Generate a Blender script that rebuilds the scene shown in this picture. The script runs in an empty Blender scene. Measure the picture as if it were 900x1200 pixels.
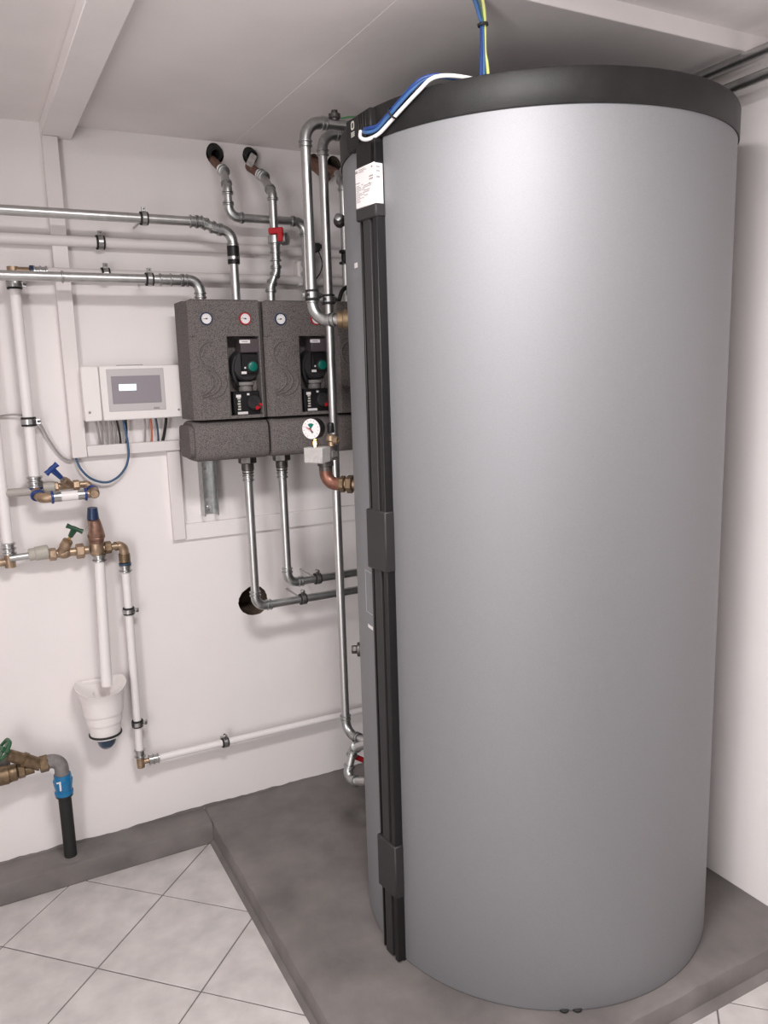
import bpy, math, random
import numpy as np
from mathutils import Vector, Matrix

random.seed(7)
sc = bpy.context.scene
COL = sc.collection

# ------------------------------------------------------------------ camera, world, lamp, exposure
F, YAW, PITCH, ROLL = 931.72, -0.4815, -0.1716, -0.0302
CAM = Vector((-1.4018, -2.7481, 1.6437))
fw = Vector((-math.sin(YAW)*math.cos(PITCH), math.cos(YAW)*math.cos(PITCH), math.sin(PITCH)))
rt = Vector((math.cos(YAW), math.sin(YAW), 0))
up = rt.cross(fw)
RT = rt*math.cos(ROLL)+up*math.sin(ROLL)
UP = up*math.cos(ROLL)-rt*math.sin(ROLL)
cam_data = bpy.data.cameras.new('camera')
cam_data.sensor_fit = 'VERTICAL'
cam_data.sensor_height = 32.0
cam_data.lens = 32.0*F/1200
cam_data.clip_start = 0.05
cam = bpy.data.objects.new('camera', cam_data)
cam.matrix_world = Matrix(((RT.x, UP.x, -fw.x, CAM.x), (RT.y, UP.y, -fw.y, CAM.y), (RT.z, UP.z, -fw.z, CAM.z), (0, 0, 0, 1)))
COL.objects.link(cam)
sc.camera = cam

world = bpy.data.worlds.new('world'); sc.world = world
world.use_nodes = True
world.node_tree.nodes['Background'].inputs[0].default_value = (0.9, 0.9, 0.95, 1)
world.node_tree.nodes['Background'].inputs[1].default_value = 0.05

def area_lamp(name, loc, sx, sy, watt, color, rot=(0, 0, 0)):
    ld = bpy.data.lights.new(name, 'AREA'); ld.shape = 'RECTANGLE'
    ld.size = sx; ld.size_y = sy; ld.energy = watt; ld.color = color
    o = bpy.data.objects.new(name, ld); o.location = loc; o.rotation_euler = rot
    COL.objects.link(o); return o
area_lamp('ceiling_lamp', (-0.90, -1.85, 2.455), 0.50, 0.30, 36, (1.0, 0.975, 0.965))
area_lamp('unseen_fill_light', (-2.66, -3.25, 1.15), 2.0, 1.3, 66, (1.0, 0.985, 0.985), (0, math.radians(-90), 0))  # soft fill light added at the unseen left wall, no opening there

sc.view_settings.view_transform = 'Standard'
sc.view_settings.look = 'None'
sc.view_settings.gamma = 1.0
sc.view_settings.use_curve_mapping = False
sc.view_settings.exposure = 0.07

# ------------------------------------------------------------------ photo point -> place on the plane y = -depth
def at(px, py, dep=0.0):
    v = fw + RT*((px-450)/F) - UP*((py-600)/F)
    return CAM + v*((-dep-CAM.y)/v.y)
def at_x(px, py, x):
    v = fw + RT*((px-450)/F) - UP*((py-600)/F)
    return CAM + v*((x-CAM.x)/v.x)
def at_z(px, py, z):
    v = fw + RT*((px-450)/F) - UP*((py-600)/F)
    return CAM + v*((z-CAM.z)/v.z)

# ------------------------------------------------------------------ materials
def srgb(r, g, b):
    f = lambda c: (c/255/12.92) if c/255 <= 0.04045 else ((c/255+0.055)/1.055)**2.4
    return (f(r), f(g), f(b))
MATS = {}
def mat(name, col, rough=0.5, metal=0.0, noise=0.0, nscale=30, bump=0.0, bscale=200, spec=0.5, col2=None, emit=None, detail=3, coat=0.0, stretch=None):
    m = bpy.data.materials.new(name); m.use_nodes = True
    nt = m.node_tree; b = nt.nodes['Principled BSDF']
    b.inputs['Base Color'].default_value = (*col, 1)
    b.inputs['Roughness'].default_value = rough
    b.inputs['Metallic'].default_value = metal
    b.inputs['Specular IOR Level'].default_value = spec
    if coat: b.inputs['Coat Weight'].default_value = coat
    if emit:
        b.inputs['Emission Color'].default_value = (*emit[0], 1); b.inputs['Emission Strength'].default_value = emit[1]
    if noise or bump:
        tc = nt.nodes.new('ShaderNodeTexCoord')
        src = tc.outputs['Object']
        if stretch:
            mp = nt.nodes.new('ShaderNodeMapping'); mp.inputs['Scale'].default_value = stretch
            nt.links.new(src, mp.inputs[0]); src = mp.outputs[0]
    if noise:
        n = nt.nodes.new('ShaderNodeTexNoise'); n.inputs['Scale'].default_value = nscale; n.inputs['Detail'].default_value = detail
        nt.links.new(src, n.inputs['Vector'])
        r = nt.nodes.new('ShaderNodeValToRGB')
        c2 = col2 or tuple(c*(1-noise) for c in col)
        c1 = tuple(min(1, c*(1+noise*0.5)) for c in col)
        r.color_ramp.elements[0].position = 0.32; r.color_ramp.elements[0].color = (*c2, 1)
        r.color_ramp.elements[1].position = 0.68; r.color_ramp.elements[1].color = (*c1, 1)
        nt.links.new(n.outputs['Fac'], r.inputs['Fac']); nt.links.new(r.outputs['Color'], b.inputs['Base Color'])
    if bump:
        n2 = nt.nodes.new('ShaderNodeTexNoise'); n2.inputs['Scale'].default_value = bscale; n2.inputs['Detail'].default_value = 4
        nt.links.new(src, n2.inputs['Vector'])
        bp = nt.nodes.new('ShaderNodeBump'); bp.inputs['Strength'].default_value = bump; bp.inputs['Distance'].default_value = 0.004
        nt.links.new(n2.outputs['Fac'], bp.inputs['Height']); nt.links.new(bp.outputs['Normal'], b.inputs['Normal'])
    MATS[name] = m
    return m
M_WALL = mat('painted_plaster', (0.80, 0.757, 0.75), 0.75, noise=0.035, nscale=2.2, bump=0.25, bscale=26, spec=0.25)
M_GREYWALL = mat('bounce_damping_grey', (0.30, 0.285, 0.28), 0.8)  # unseen front wall, greyed to cut bounce onto the tank's right side
M_CEIL = mat('ceiling_paint', (0.80, 0.757, 0.748), 0.8, noise=0.06, nscale=3, bump=0.3, bscale=18, spec=0.2)
M_WPAINT = mat('white_painted_plastic', (0.72, 0.675, 0.665), 0.5)
M_WPIPE = mat('white_plastic_jacket', (0.78, 0.745, 0.735), 0.4)
M_WPLAST = mat('white_plastic', (0.78, 0.74, 0.725), 0.4)
M_CONC = mat('grey_floor_paint', (0.165, 0.149, 0.143), 0.55, noise=0.28, nscale=7, bump=0.35, bscale=22, detail=8)
M_TILE = mat('beige_grey_tile', (0.545, 0.51, 0.497), 0.5, noise=0.16, nscale=13, bump=0.04, bscale=60, detail=6)
M_GROUT = mat('grey_grout', (0.17, 0.155, 0.15), 0.9, noise=0.2, nscale=40)
M_TANK = mat('silver_grey_foil', (0.255, 0.255, 0.266), 0.65, metal=0.5, noise=0.05, nscale=420, bump=0.06, bscale=420, spec=0.28)
M_LID = mat('black_grained_plastic', (0.013, 0.012, 0.012), 0.46, noise=0.25, nscale=18, bump=0.2, bscale=600, spec=0.30)
M_BLACK = mat('black_plastic', (0.010, 0.009, 0.0095), 0.42, spec=0.35)
M_DARK = mat('anthracite_plastic', (0.026, 0.0235, 0.0245), 0.5, spec=0.35)
M_RUBBER = mat('black_rubber', (0.012, 0.012, 0.012), 0.7)
M_GALV = mat('galvanised_steel', (0.57, 0.575, 0.57), 0.36, metal=1.0, noise=0.12, nscale=35, stretch=(1, 1, 0.2))
M_FIT = mat('pressed_steel_fitting', (0.47, 0.48, 0.475), 0.36, metal=1.0, noise=0.2, nscale=60)
M_STEEL = mat('zinc_plated_steel', (0.50, 0.50, 0.50), 0.3, metal=1.0, noise=0.1, nscale=80)
M_DSTEEL = mat('darkened_steel', (0.12, 0.11, 0.105), 0.45, metal=0.8, noise=0.3, nscale=80)
M_BRASS = mat('raw_brass', (0.40, 0.29, 0.20), 0.42, metal=0.75, noise=0.3, nscale=50)
M_OLDBRASS = mat('aged_brass', (0.22, 0.155, 0.095), 0.45, metal=0.75, noise=0.35, nscale=60)
M_BRONZE = mat('red_bronze', (0.33, 0.195, 0.145), 0.42, metal=0.7, noise=0.3, nscale=60)
M_COPPER = mat('copper_bend', (0.235, 0.105, 0.072), 0.42, metal=0.6, noise=0.4, nscale=45)
M_RUST = mat('rusty_primed_steel', (0.17, 0.088, 0.062), 0.75, metal=0.1, noise=0.4, nscale=90)
M_YBRASS = mat('polished_brass', (0.66, 0.46, 0.20), 0.22, metal=1.0)
M_GPLAST = mat('grey_green_plastic', (0.40, 0.375, 0.33), 0.5)
M_GREYPIPE = mat('grey_plastic_pipe', (0.36, 0.325, 0.30), 0.5)
M_GREYFIT = mat('weathered_grey_fitting', (0.20, 0.185, 0.18), 0.6, noise=0.2, nscale=60)
M_BLUE = mat('blue_plastic', (0.014, 0.045, 0.19), 0.35)
M_NAVY = mat('navy_plastic', (0.012, 0.03, 0.085), 0.35)
M_SLATE = mat('slate_blue_plastic', (0.03, 0.06, 0.105), 0.35)
M_CYAN = mat('bright_blue_plastic', (0.012, 0.155, 0.34), 0.25)
M_GREEN = mat('green_plastic', (0.012, 0.06, 0.028), 0.35)
M_PGREEN = mat('painted_green_wheel', (0.03, 0.11, 0.05), 0.4, noise=0.3, nscale=90)
M_TEAL = mat('teal_plastic', (0.0, 0.125, 0.095), 0.35)
M_RED = mat('red_plastic', (0.42, 0.008, 0.016), 0.35)
M_WHITE = mat('white_paper', (0.72, 0.69, 0.69), 0.5)
M_CABW = mat('white_cable', (0.82, 0.79, 0.79), 0.35)
M_LOOP = mat('steel_blue_cable', (0.03, 0.085, 0.175), 0.4)
M_CABB = mat('blue_cable', (0.045, 0.12, 0.28), 0.35)
M_CABG = mat('grey_cable', (0.30, 0.28, 0.275), 0.45)
M_CABO = mat('orange_cable', (0.52, 0.14, 0.06), 0.45)
M_CABY = mat('yellow_green_cable', (0.62, 0.66, 0.22), 0.4)
M_CABDG = mat('green_cable', (0.05, 0.17, 0.06), 0.4)
M_PALE = mat('pale_silver_panel', (0.50, 0.475, 0.48), 0.4)
M_SCREEN = mat('grey_violet_screen', (0.28, 0.255, 0.28), 0.25)
M_LCD = mat('lit_display', (0.6, 0.8, 0.85), 0.3, emit=((0.75, 0.97, 1.0), 0.9))
M_INK = mat('grey_print', (0.30, 0.26, 0.26), 0.6)
M_DINK = mat('dark_print', (0.05, 0.045, 0.05), 0.6)
M_LINK = mat('pale_print', (0.50, 0.49, 0.44), 0.6)
M_GREYBLOCK = mat('light_grey_insulation', (0.42, 0.40, 0.39), 0.7, noise=0.12, nscale=120, bump=0.2, bscale=300)
M_HOLE = mat('raw_wall_core', (0.12, 0.085, 0.06), 0.95, noise=0.5, nscale=25, bump=0.6, bscale=40)
M_PLASTER = mat('loose_plaster', (0.45, 0.42, 0.41), 0.9, noise=0.3, nscale=60, bump=0.5, bscale=80)
M_PURPLE = mat('taupe_plastic', (0.075, 0.058, 0.064), 0.4)

def epp():
    m = mat('speckled_foam', (0.115, 0.102, 0.098), 0.8, bump=0.3, bscale=420, spec=0.25)
    nt = m.node_tree; b = nt.nodes['Principled BSDF']
    tc = nt.nodes.new('ShaderNodeTexCoord')
    v = nt.nodes.new('ShaderNodeTexVoronoi'); v.inputs['Scale'].default_value = 330
    nt.links.new(tc.outputs['Object'], v.inputs['Vector'])
    r = nt.nodes.new('ShaderNodeValToRGB')
    r.color_ramp.elements[0].color = (0.195, 0.172, 0.166, 1); r.color_ramp.elements[0].position = 0.15
    r.color_ramp.elements[1].color = (0.088, 0.078, 0.075, 1); r.color_ramp.elements[1].position = 0.75
    nt.links.new(v.outputs['Distance'], r.inputs['Fac']); nt.links.new(r.outputs['Color'], b.inputs['Base Color'])
    return m
M_EPP = epp()

# ------------------------------------------------------------------ mesh builder
LOC = {}
def frame(axis):
    a = Vector(axis).normalized()
    h = Vector((0, 0, 1)) if abs(a.z) < 0.9 else Vector((1, 0, 0))
    u = h.cross(a).normalized()
    return a, u, a.cross(u)
class MB:
    def __init__(s): s.v = []; s.f = []
    def tube(s, pts, r, n=14, caps=True):
        pts = [Vector(p) for p in pts]; k = len(pts)
        rs = r if isinstance(r, (list, tuple)) else [r]*k
        T = []
        for i in range(k):
            d = (pts[min(i+1, k-1)]-pts[max(i-1, 0)]).normalized(); T.append(d)
        _, u, w = frame(T[0]); b0 = len(s.v)
        for i in range(k):
            u = (u - T[i]*u.dot(T[i])).normalized(); w = T[i].cross(u)
            for j in range(n):
                a = 2*math.pi*j/n; s.v.append(pts[i]+(u*math.cos(a)+w*math.sin(a))*rs[i])
        for i in range(k-1):
            for j in range(n):
                j2 = (j+1) % n
                s.f.append((b0+i*n+j, b0+i*n+j2, b0+(i+1)*n+j2, b0+(i+1)*n+j))
        if caps:
            s.f.append(tuple(b0+j for j in reversed(range(n)))); s.f.append(tuple(b0+(k-1)*n+j for j in range(n)))
        return s
    def lathe(s, o, axis, prof, n=20, phase=0.0, caps=True):
        a, u, w = frame(axis); o = Vector(o); b0 = len(s.v); k = len(prof)
        for t, r in prof:
            for j in range(n):
                q = 2*math.pi*j/n+phase; s.v.append(o+a*t+(u*math.cos(q)+w*math.sin(q))*max(r, 1e-5))
        for i in range(k-1):
            for j in range(n):
                j2 = (j+1) % n; s.f.append((b0+i*n+j, b0+i*n+j2, b0+(i+1)*n+j2, b0+(i+1)*n+j))
        if caps:
            s.f.append(tuple(b0+j for j in reversed(range(n)))); s.f.append(tuple(b0+(k-1)*n+j for j in range(n)))
        return s
    def ring(s, c, axis, r0, r1, w, n=24):
        h = w/2; e = min(w, r1-r0)*0.2
        return s.lathe(c, axis, [(-h, r0), (-h, r1-e), (-h+e, r1), (h-e, r1), (h, r1-e), (h, r0), (-h, r0)], n, caps=False)
    def nut(s, c, axis, r, w, phase=0.0):
        return s.lathe(c, axis, [(-w/2, r*0.86), (-w/2+w*0.12, r), (w/2-w*0.12, r), (w/2, r*0.86)], 6, phase)
    def box(s, lo, hi, bev=0.0, M=None):
        lo = Vector(lo); hi = Vector(hi); b = bev; b0 = len(s.v)
        x0, y0, z0 = lo; x1, y1, z1 = hi
        if b <= 0:
            P = [(x, y, z) for z in (z0, z1) for y in (y0, y1) for x in (x0, x1)]
            Fc = [(0, 2, 3, 1), (4, 5, 7, 6), (0, 1, 5, 4), (2, 6, 7, 3), (0, 4, 6, 2), (1, 3, 7, 5)]
        else:
            P = []; idx = {}
            for sx in (0, 1):
                for sy in (0, 1):
                    for sz in (0, 1):
                        c = ((x0, x1)[sx], (y0, y1)[sy], (z0, z1)[sz]); d = ((b, -b)[sx], (b, -b)[sy], (b, -b)[sz])
                        for k in range(3):
                            p = [c[i]+(d[i] if i != k else 0) for i in range(3)]
                            idx[(sx, sy, sz, k)] = len(P); P.append(tuple(p))
            Fc = []
            for k in range(3):
                for sd in (0, 1):
                    o = [i for i in range(3) if i != k]; q = []
                    for a_, b_ in ((0, 0), (1, 0), (1, 1), (0, 1)):
                        t = [0, 0, 0]; t[k] = sd; t[o[0]] = a_; t[o[1]] = b_; q.append(idx[(*t, k)])
                    Fc.append(q)
            for k in range(3):
                o = [i for i in range(3) if i != k]
                for a_ in (0, 1):
                    for b_ in (0, 1):
                        t0 = [0, 0, 0]; t0[o[0]] = a_; t0[o[1]] = b_; t1 = list(t0); t0[k] = 0; t1[k] = 1
                        Fc.append([idx[(*t0, o[0])], idx[(*t1, o[0])], idx[(*t1, o[1])], idx[(*t0, o[1])]])
            for sx in (0, 1):
                for sy in (0, 1):
                    for sz in (0, 1): Fc.append([idx[(sx, sy, sz, k)] for k in range(3)])
        V = [Vector(p) for p in P]
        cen = (lo+hi)/2
        for fc in Fc:
            n = (V[fc[1]]-V[fc[0]]).cross(V[fc[2]]-V[fc[0]]); m = sum((V[i] for i in fc), Vector())/len(fc)
            if n.dot(m-cen) < 0: fc = list(reversed(fc))
            s.f.append(tuple(b0+i for i in fc))
        for p in V: s.v.append(M @ p if M else p)
        return s
    def prism(s, poly, o, u, w, d):
        """poly in (u,w), pushed along d"""
        o, u, w, d = map(Vector, (o, u, w, d)); b0 = len(s.v); n = len(poly)
        for k in (0, 1):
            for a, b in poly: s.v.append(o+u*a+w*b+d*k)
        fr = tuple(range(b0, b0+n)); bk = tuple(reversed(range(b0+n, b0+2*n)))
        area = sum(poly[i][0]*poly[(i+1) % n][1]-poly[(i+1) % n][0]*poly[i][1] for i in range(n))
        flip = (u.cross(w).dot(d) > 0) == (area > 0)
        if flip: fr = tuple(reversed(fr)); bk = tuple(reversed(bk))
        s.f += [fr, bk]
        for i in range(n):
            j = (i+1) % n; q = (b0+i, b0+j, b0+n+j, b0+n+i)
            s.f.append(q if flip else tuple(reversed(q)))
        return s
    def sphere(s, c, r, n=16, m=10, squash=1.0, axis=(0, 0, 1)):
        return s.lathe(c, axis, [(-math.cos(math.pi*i/m)*r*squash, math.sin(math.pi*i/m)*r) for i in range(m+1)], n, caps=False)
    def build(s, name, material, parent=None, label=None, cat=None, group=None, kind=None, angle=38):
        me = bpy.data.meshes.new(name)
        if parent is not None: L = LOC[parent.name]
        elif kind == 'structure': L = Vector((0, 0, 0))
        else:
            mn = [min(p[i] for p in s.v) for i in range(3)]; mx = [max(p[i] for p in s.v) for i in range(3)]
            L = Vector(((mn[0]+mx[0])/2, (mn[1]+mx[1])/2, mn[2]))
        me.from_pydata([tuple(Vector(p)-L) for p in s.v], [], s.f)
        me.validate()
        me.polygons.foreach_set('use_smooth', [True]*len(me.polygons))
        me.set_sharp_from_angle(angle=math.radians(angle))
        if isinstance(material, (list, tuple)):
            for q in material: me.materials.append(q)
        else: me.materials.append(material)
        o = bpy.data.objects.new(name, me); COL.objects.link(o)
        LOC[o.name] = L.copy()
        if parent is not None: o.parent = parent
        else: o.location = L
        if label: o['label'] = label
        if cat: o['category'] = cat
        if group: o['group'] = group
        if kind: o['kind'] = kind
        return o
def thing(name, label, cat, loc, group=None):
    o = bpy.data.objects.new(name, None); COL.objects.link(o)
    o.empty_display_size = 0.05
    o.location = loc; LOC[o.name] = Vector(loc)
    o['label'] = label; o['category'] = cat
    if group: o['group'] = group
    return o
def smooth_path(pts, sub=8):
    """Catmull-Rom through the points"""
    P = [Vector(p) for p in pts]; P = [P[0]*2-P[1]]+P+[P[-1]*2-P[-2]]; out = []
    for i in range(1, len(P)-2):
        for k in range(sub):
            t = k/sub; a, b, c, d = P[i-1:i+3]
            out.append(0.5*((2*b)+(c-a)*t+(2*a-5*b+4*c-d)*t*t+(3*b-a-3*c+d)*t**3))
    out.append(P[-2]); return out
def arc_pts(p, d0, d1, bend, n=9):
    """fillet of a corner; returns the arc and the tangent length"""
    th = math.acos(max(-1, min(1, d0.dot(d1))))
    if th < 0.02: return [p], 0.0
    T = bend*math.tan(th/2)
    a = p-d0*T
    nrm = (d1-d0*d0.dot(d1)).normalized(); c = a+nrm*bend
    out = []
    for i in range(n+1):
        q = th*i/n; out.append(c-nrm*bend*math.cos(q)+d0*bend*math.sin(q))
    return out, T

# ------------------------------------------------------------------ pipes
def bead(mb, c, d, r, w):
    mb.lathe(c, d, [(-w/2, r*0.9), (-w/4, r*1.13), (w/4, r*1.13), (w/2, r*0.9)], 18)
def pipe_run(name, label, cat, pts, r, mt, bend=0.035, fit=M_FIT, group=None, root=None, sock=1.5):
    pts = [Vector(p) for p in pts]
    if root is None: root = thing(name, label, cat, min(pts, key=lambda p: p.z), group)
    D = [(pts[i+1]-pts[i]).normalized() for i in range(len(pts)-1)]
    start = pts[0]
    if fit is None:
        path = [pts[0]]
        for i in range(1, len(pts)-1): path += arc_pts(pts[i], D[i-1], D[i], bend)[0]
        path.append(pts[-1]); MB().tube(path, r).build('tube', mt, root); return root
    for i in range(1, len(pts)-1):
        a, T = arc_pts(pts[i], D[i-1], D[i], bend)
        s_ = r*sock; mb = MB()
        p0 = a[0]-D[i-1]*s_; p1 = a[-1]+D[i]*s_
        mb.tube([p0]+a+[p1], r*1.14)
        for c, d in ((p0+D[i-1]*r*0.3, D[i-1]), (a[0]-D[i-1]*r*0.35, D[i-1]), (a[-1]+D[i]*r*0.35, D[i]), (p1-D[i]*r*0.3, D[i])):
            bead(mb, c, d, r*1.2, r*0.5)
        mb.build('elbow', fit, root)
        MB().tube([start, a[0]], r).build('tube', mt, root)
        start = a[-1]
    MB().tube([start, pts[-1]], r).build('tube', mt, root)
    return root
def coupling(root, c, d, r, length, mt=M_FIT, name='coupling', beads=3):
    d = Vector(d).normalized(); c = Vector(c); mb = MB()
    mb.tube([c-d*length/2, c+d*length/2], r*1.12)
    for i in range(beads):
        t = -length/2+length*(i/(beads-1) if beads > 1 else 0.5)
        bead(mb, c+d*t, d, r*1.2, r*0.5)
    return mb.build(name, mt, root)
CLAMP_N = 0
def clamp(c, axis, r, ear, label, wall=None, group='pipe clamps with rubber linings', twin=False, w=0.024):
    c = Vector(c); a = Vector(axis).normalized(); e = Vector(ear); e = (e-a*e.dot(a)).normalized()
    root = thing('pipe_clamp', label, 'clamp', c)
    root['group'] = group
    MB().ring(c, a, r+0.0002, r+0.0055, w).build('rubber_lining', M_RUBBER, root)
    MB().ring(c, a, r+0.0050, r+0.0070, w*0.56).build('band', M_STEEL, root)
    side = a.cross(e)
    for sg in ((1, -1) if twin else (1,)):
        p = c+e*sg*(r+0.0125)
        M = Matrix.Translation(p) @ Matrix((e*sg, side, a)).transposed().to_4x4()
        mb = MB(); mb.box((-0.007, -0.0048, -w*0.27), (0.0062, -0.0014, w*0.27), 0.0006, M); mb.build('flange', M_STEEL, root)
        mb = MB(); mb.box((-0.007, 0.0014, -w*0.27), (0.0062, 0.0048, w*0.27), 0.0006, M); mb.build('flange', M_STEEL, root)
        mb = MB(); mb.lathe(p+side*-0.013+e*sg*0.001, side, [(0, 0.0028), (0.001, 0.0044), (0.0045, 0.0044), (0.0055, 0.0022), (0.024, 0.002)], 10)
        mb.build('screw', M_DSTEEL, root)
    if wall is not None:
        wv = Vector(wall); d = (wv-c).normalized()
        mb = MB(); mb.tube([c+d*(r+0.0058), wv], 0.0035, 10)
        mb.build('threaded_rod', M_STEEL, root)
    return root
def hexnut(root, c, d, r, w, mt, name='nut'):
    return MB().nut(c, d, r, w, 0.3).build(name, mt, root)
def seg(root, name, a, b, r, mt, n=16):
    return MB().tube([a, b], r, n).build(name, mt, root)

# =================================================================== SETTING
XW, YF, XL, ZC, ZC2, YS = 0.5347, -4.3, -2.7, 2.424, 2.466, -1.255
PX, PY, PFY, ZP = -0.7618, -0.1209, -1.5117, 0.0741
TY = -0.9672

# back wall with its real holes
def wall_with_holes():
    import bmesh
    bm = bmesh.new()
    def loop(ps):
        vs = [bm.verts.new(p) for p in ps]; return [bm.edges.new((vs[i], vs[(i+1) % len(vs)])) for i in range(len(vs))], vs
    E = []
    e, _ = loop([(XL, 0, 0), (XW, 0, 0), (XW, 0, ZC+0.06), (XL, 0, ZC+0.06)]); E += e
    rims = []
    for (c, ra, rb) in HOLES:
        ps = []
        for k in range(44):
            q = 2*math.pi*k/44; j = 1+random.uniform(-0.02, 0.02)+0.03*math.sin(3*q+c.x*40)
            ps.append((c.x+ra*j*math.cos(q), 0, c.z+rb*j*math.sin(q)))
        e, vs = loop(ps); E += e; rims.append((c, vs))
    bmesh.ops.triangle_fill(bm, use_beauty=True, use_dissolve=False, edges=E)
    for f in list(bm.faces):
        m = f.calc_center_median()
        for (c, ra, rb) in HOLES:
            if ((m.x-c.x)/ra)**2+((m.z-c.z)/rb)**2 < 0.80 and f.is_valid:
                bm.faces.remove(f); break
    bmesh.ops.recalc_face_normals(bm, faces=bm.faces)
    for f in bm.faces:
        if f.normal.y > 0: f.normal_flip()
    for c, vs in rims:
        back = [bm.verts.new((c.x+(v.co.x-c.x)*0.95, 0.16, c.z+(v.co.z-c.z)*0.95)) for v in vs]
        n = len(vs)
        for i in range(n):
            f = bm.faces.new((vs[i], vs[(i+1) % n], back[(i+1) % n], back[i])); f.material_index = 1
        f = bm.faces.new(back); f.material_index = 1
    me = bpy.data.meshes.new('wall_back'); bm.to_mesh(me); bm.free()
    me.materials.append(M_WALL); me.materials.append(M_HOLE)
    o = bpy.data.objects.new('wall_back', me); COL.objects.link(o); o['kind'] = 'structure'; LOC[o.name] = Vector()
    return o
HOLES = [(at(297, 704), 0.056, 0.056), (at(251.5, 177), 0.030, 0.034), (at(292.5, 178), 0.026, 0.030), (at(368, 184), 0.028, 0.03), (at(391, 183), 0.026, 0.028)]
for h in HOLES: h[0].z = min(h[0].z, ZC-h[2]*1.08-0.002)
wall_with_holes()
MB().box((XW, YF, -0.05), (XW+0.1, 0.1, ZC2+0.1)).build('wall_right', M_WALL, kind='structure')
MB().box((XL-0.1, YF, -0.05), (XL, 0.1, ZC2+0.1)).build('wall_left', M_WALL, kind='structure')
MB().box((XL-0.1, YF-0.1, -0.05), (XW+0.1, YF, ZC2+0.1)).build('wall_front', M_GREYWALL, kind='structure')
# ceiling: lower slab towards the back wall, a step up to the higher slab in front
MB().prism([(0.0, ZC), (YS, ZC), (YS, ZC2), (YF-0.1, ZC2), (YF-0.1, ZC2+0.1), (0.0, ZC2+0.1)], (XL-0.1, 0, 0), (0, 1, 0), (0, 0, 1), (XW-XL+0.2, 0, 0)).build('ceiling', M_CEIL, kind='structure')
# shallow boxed beam across the left ceiling and a slightly lower plasterboard field over the tank
bx0, bx1 = at(46, 147).x, at(82, 150).x
MB().box((bx0, YS, ZC-0.042), (bx1, -0.0005, ZC-0.0005), 0.002).build('trim_1', M_CEIL, kind='structure')
MB().box((-0.495, YS+0.001, ZC-0.0010), (XW-0.001, -0.0005, ZC-0.0002), 0.0).build('trim_2', M_CEIL, kind='structure')

# floor: grout bed with a tile laid diagonally, every tile an own piece
fl = MB().box((XL, YF, -0.06), (XW, 0, -0.0025)).build('floor', M_GROUT, kind='structure')
GX, GY, GS, GA = -1.2265, -0.5643, 0.3331, -0.7868
def clip(poly, ax, val, keep_less):
    out = []
    for i in range(len(poly)):
        a, b = poly[i], poly[(i+1) % len(poly)]
        ia = (a[ax] <= val) == keep_less; ib = (b[ax] <= val) == keep_less
        if ia: out.append(a)
        if ia != ib:
            t = (val-a[ax])/(b[ax]-a[ax]); out.append((a[0]+(b[0]-a[0])*t, a[1]+(b[1]-a[1])*t))
    return out
def area(p): return abs(sum(p[i][0]*p[(i+1) % len(p)][1]-p[(i+1) % len(p)][0]*p[i][1] for i in range(len(p))))/2
cg, sg_ = math.cos(GA), math.sin(GA)
for i in range(-8, 12):
    for j in range(-14, 5):
        g = 0.0022
        q = [(i*GS+g, j*GS+g), ((i+1)*GS-g, j*GS+g), ((i+1)*GS-g, (j+1)*GS-g), (i*GS+g, (j+1)*GS-g)]
        base = [(GX+a*cg-b*sg_, GY+a*sg_+b*cg) for a, b in q]
        for (x0, x1, y0, y1) in ((XL+0.003, PX-0.001, -2.9, PY-0.001), (PX+0.003, XW-0.003, -2.9, PFY-0.001)):
            p = base
            for ax, val, less in ((0, x0, False), (0, x1, True), (1, y0, False), (1, y1, True)):
                p = clip(p, ax, val, less)
                if len(p) < 3: break
            if len(p) >= 3 and area(p) > 2e-4 and max(a[0] for a in p) > -2.2:
                cx = sum(a[0] for a in p)/len(p); cy = sum(a[1] for a in p)/len(p)
                mb = MB(); n = len(p); dz = random.uniform(-0.0004, 0.0004)
                low = [(a, b, -0.0025) for a, b in p]; mid = [(a, b, -0.0012+dz) for a, b in p]
                top = []
                for a, b in p:
                    L = math.hypot(a-cx, b-cy) or 1; k = max(0.2, 1-0.0016/L); top.append((cx+(a-cx)*k, cy+(b-cy)*k, dz))
                mb.v = [Vector(t) for t in low+mid+top]
                for r_ in (0, n):
                    for k in range(n): mb.f.append((r_+k, r_+(k+1) % n, r_+n+(k+1) % n, r_+n+k))
                mb.f.append(tuple(range(2*n, 3*n)))
                mb.build('tile', M_TILE, fl, angle=20)

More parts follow.
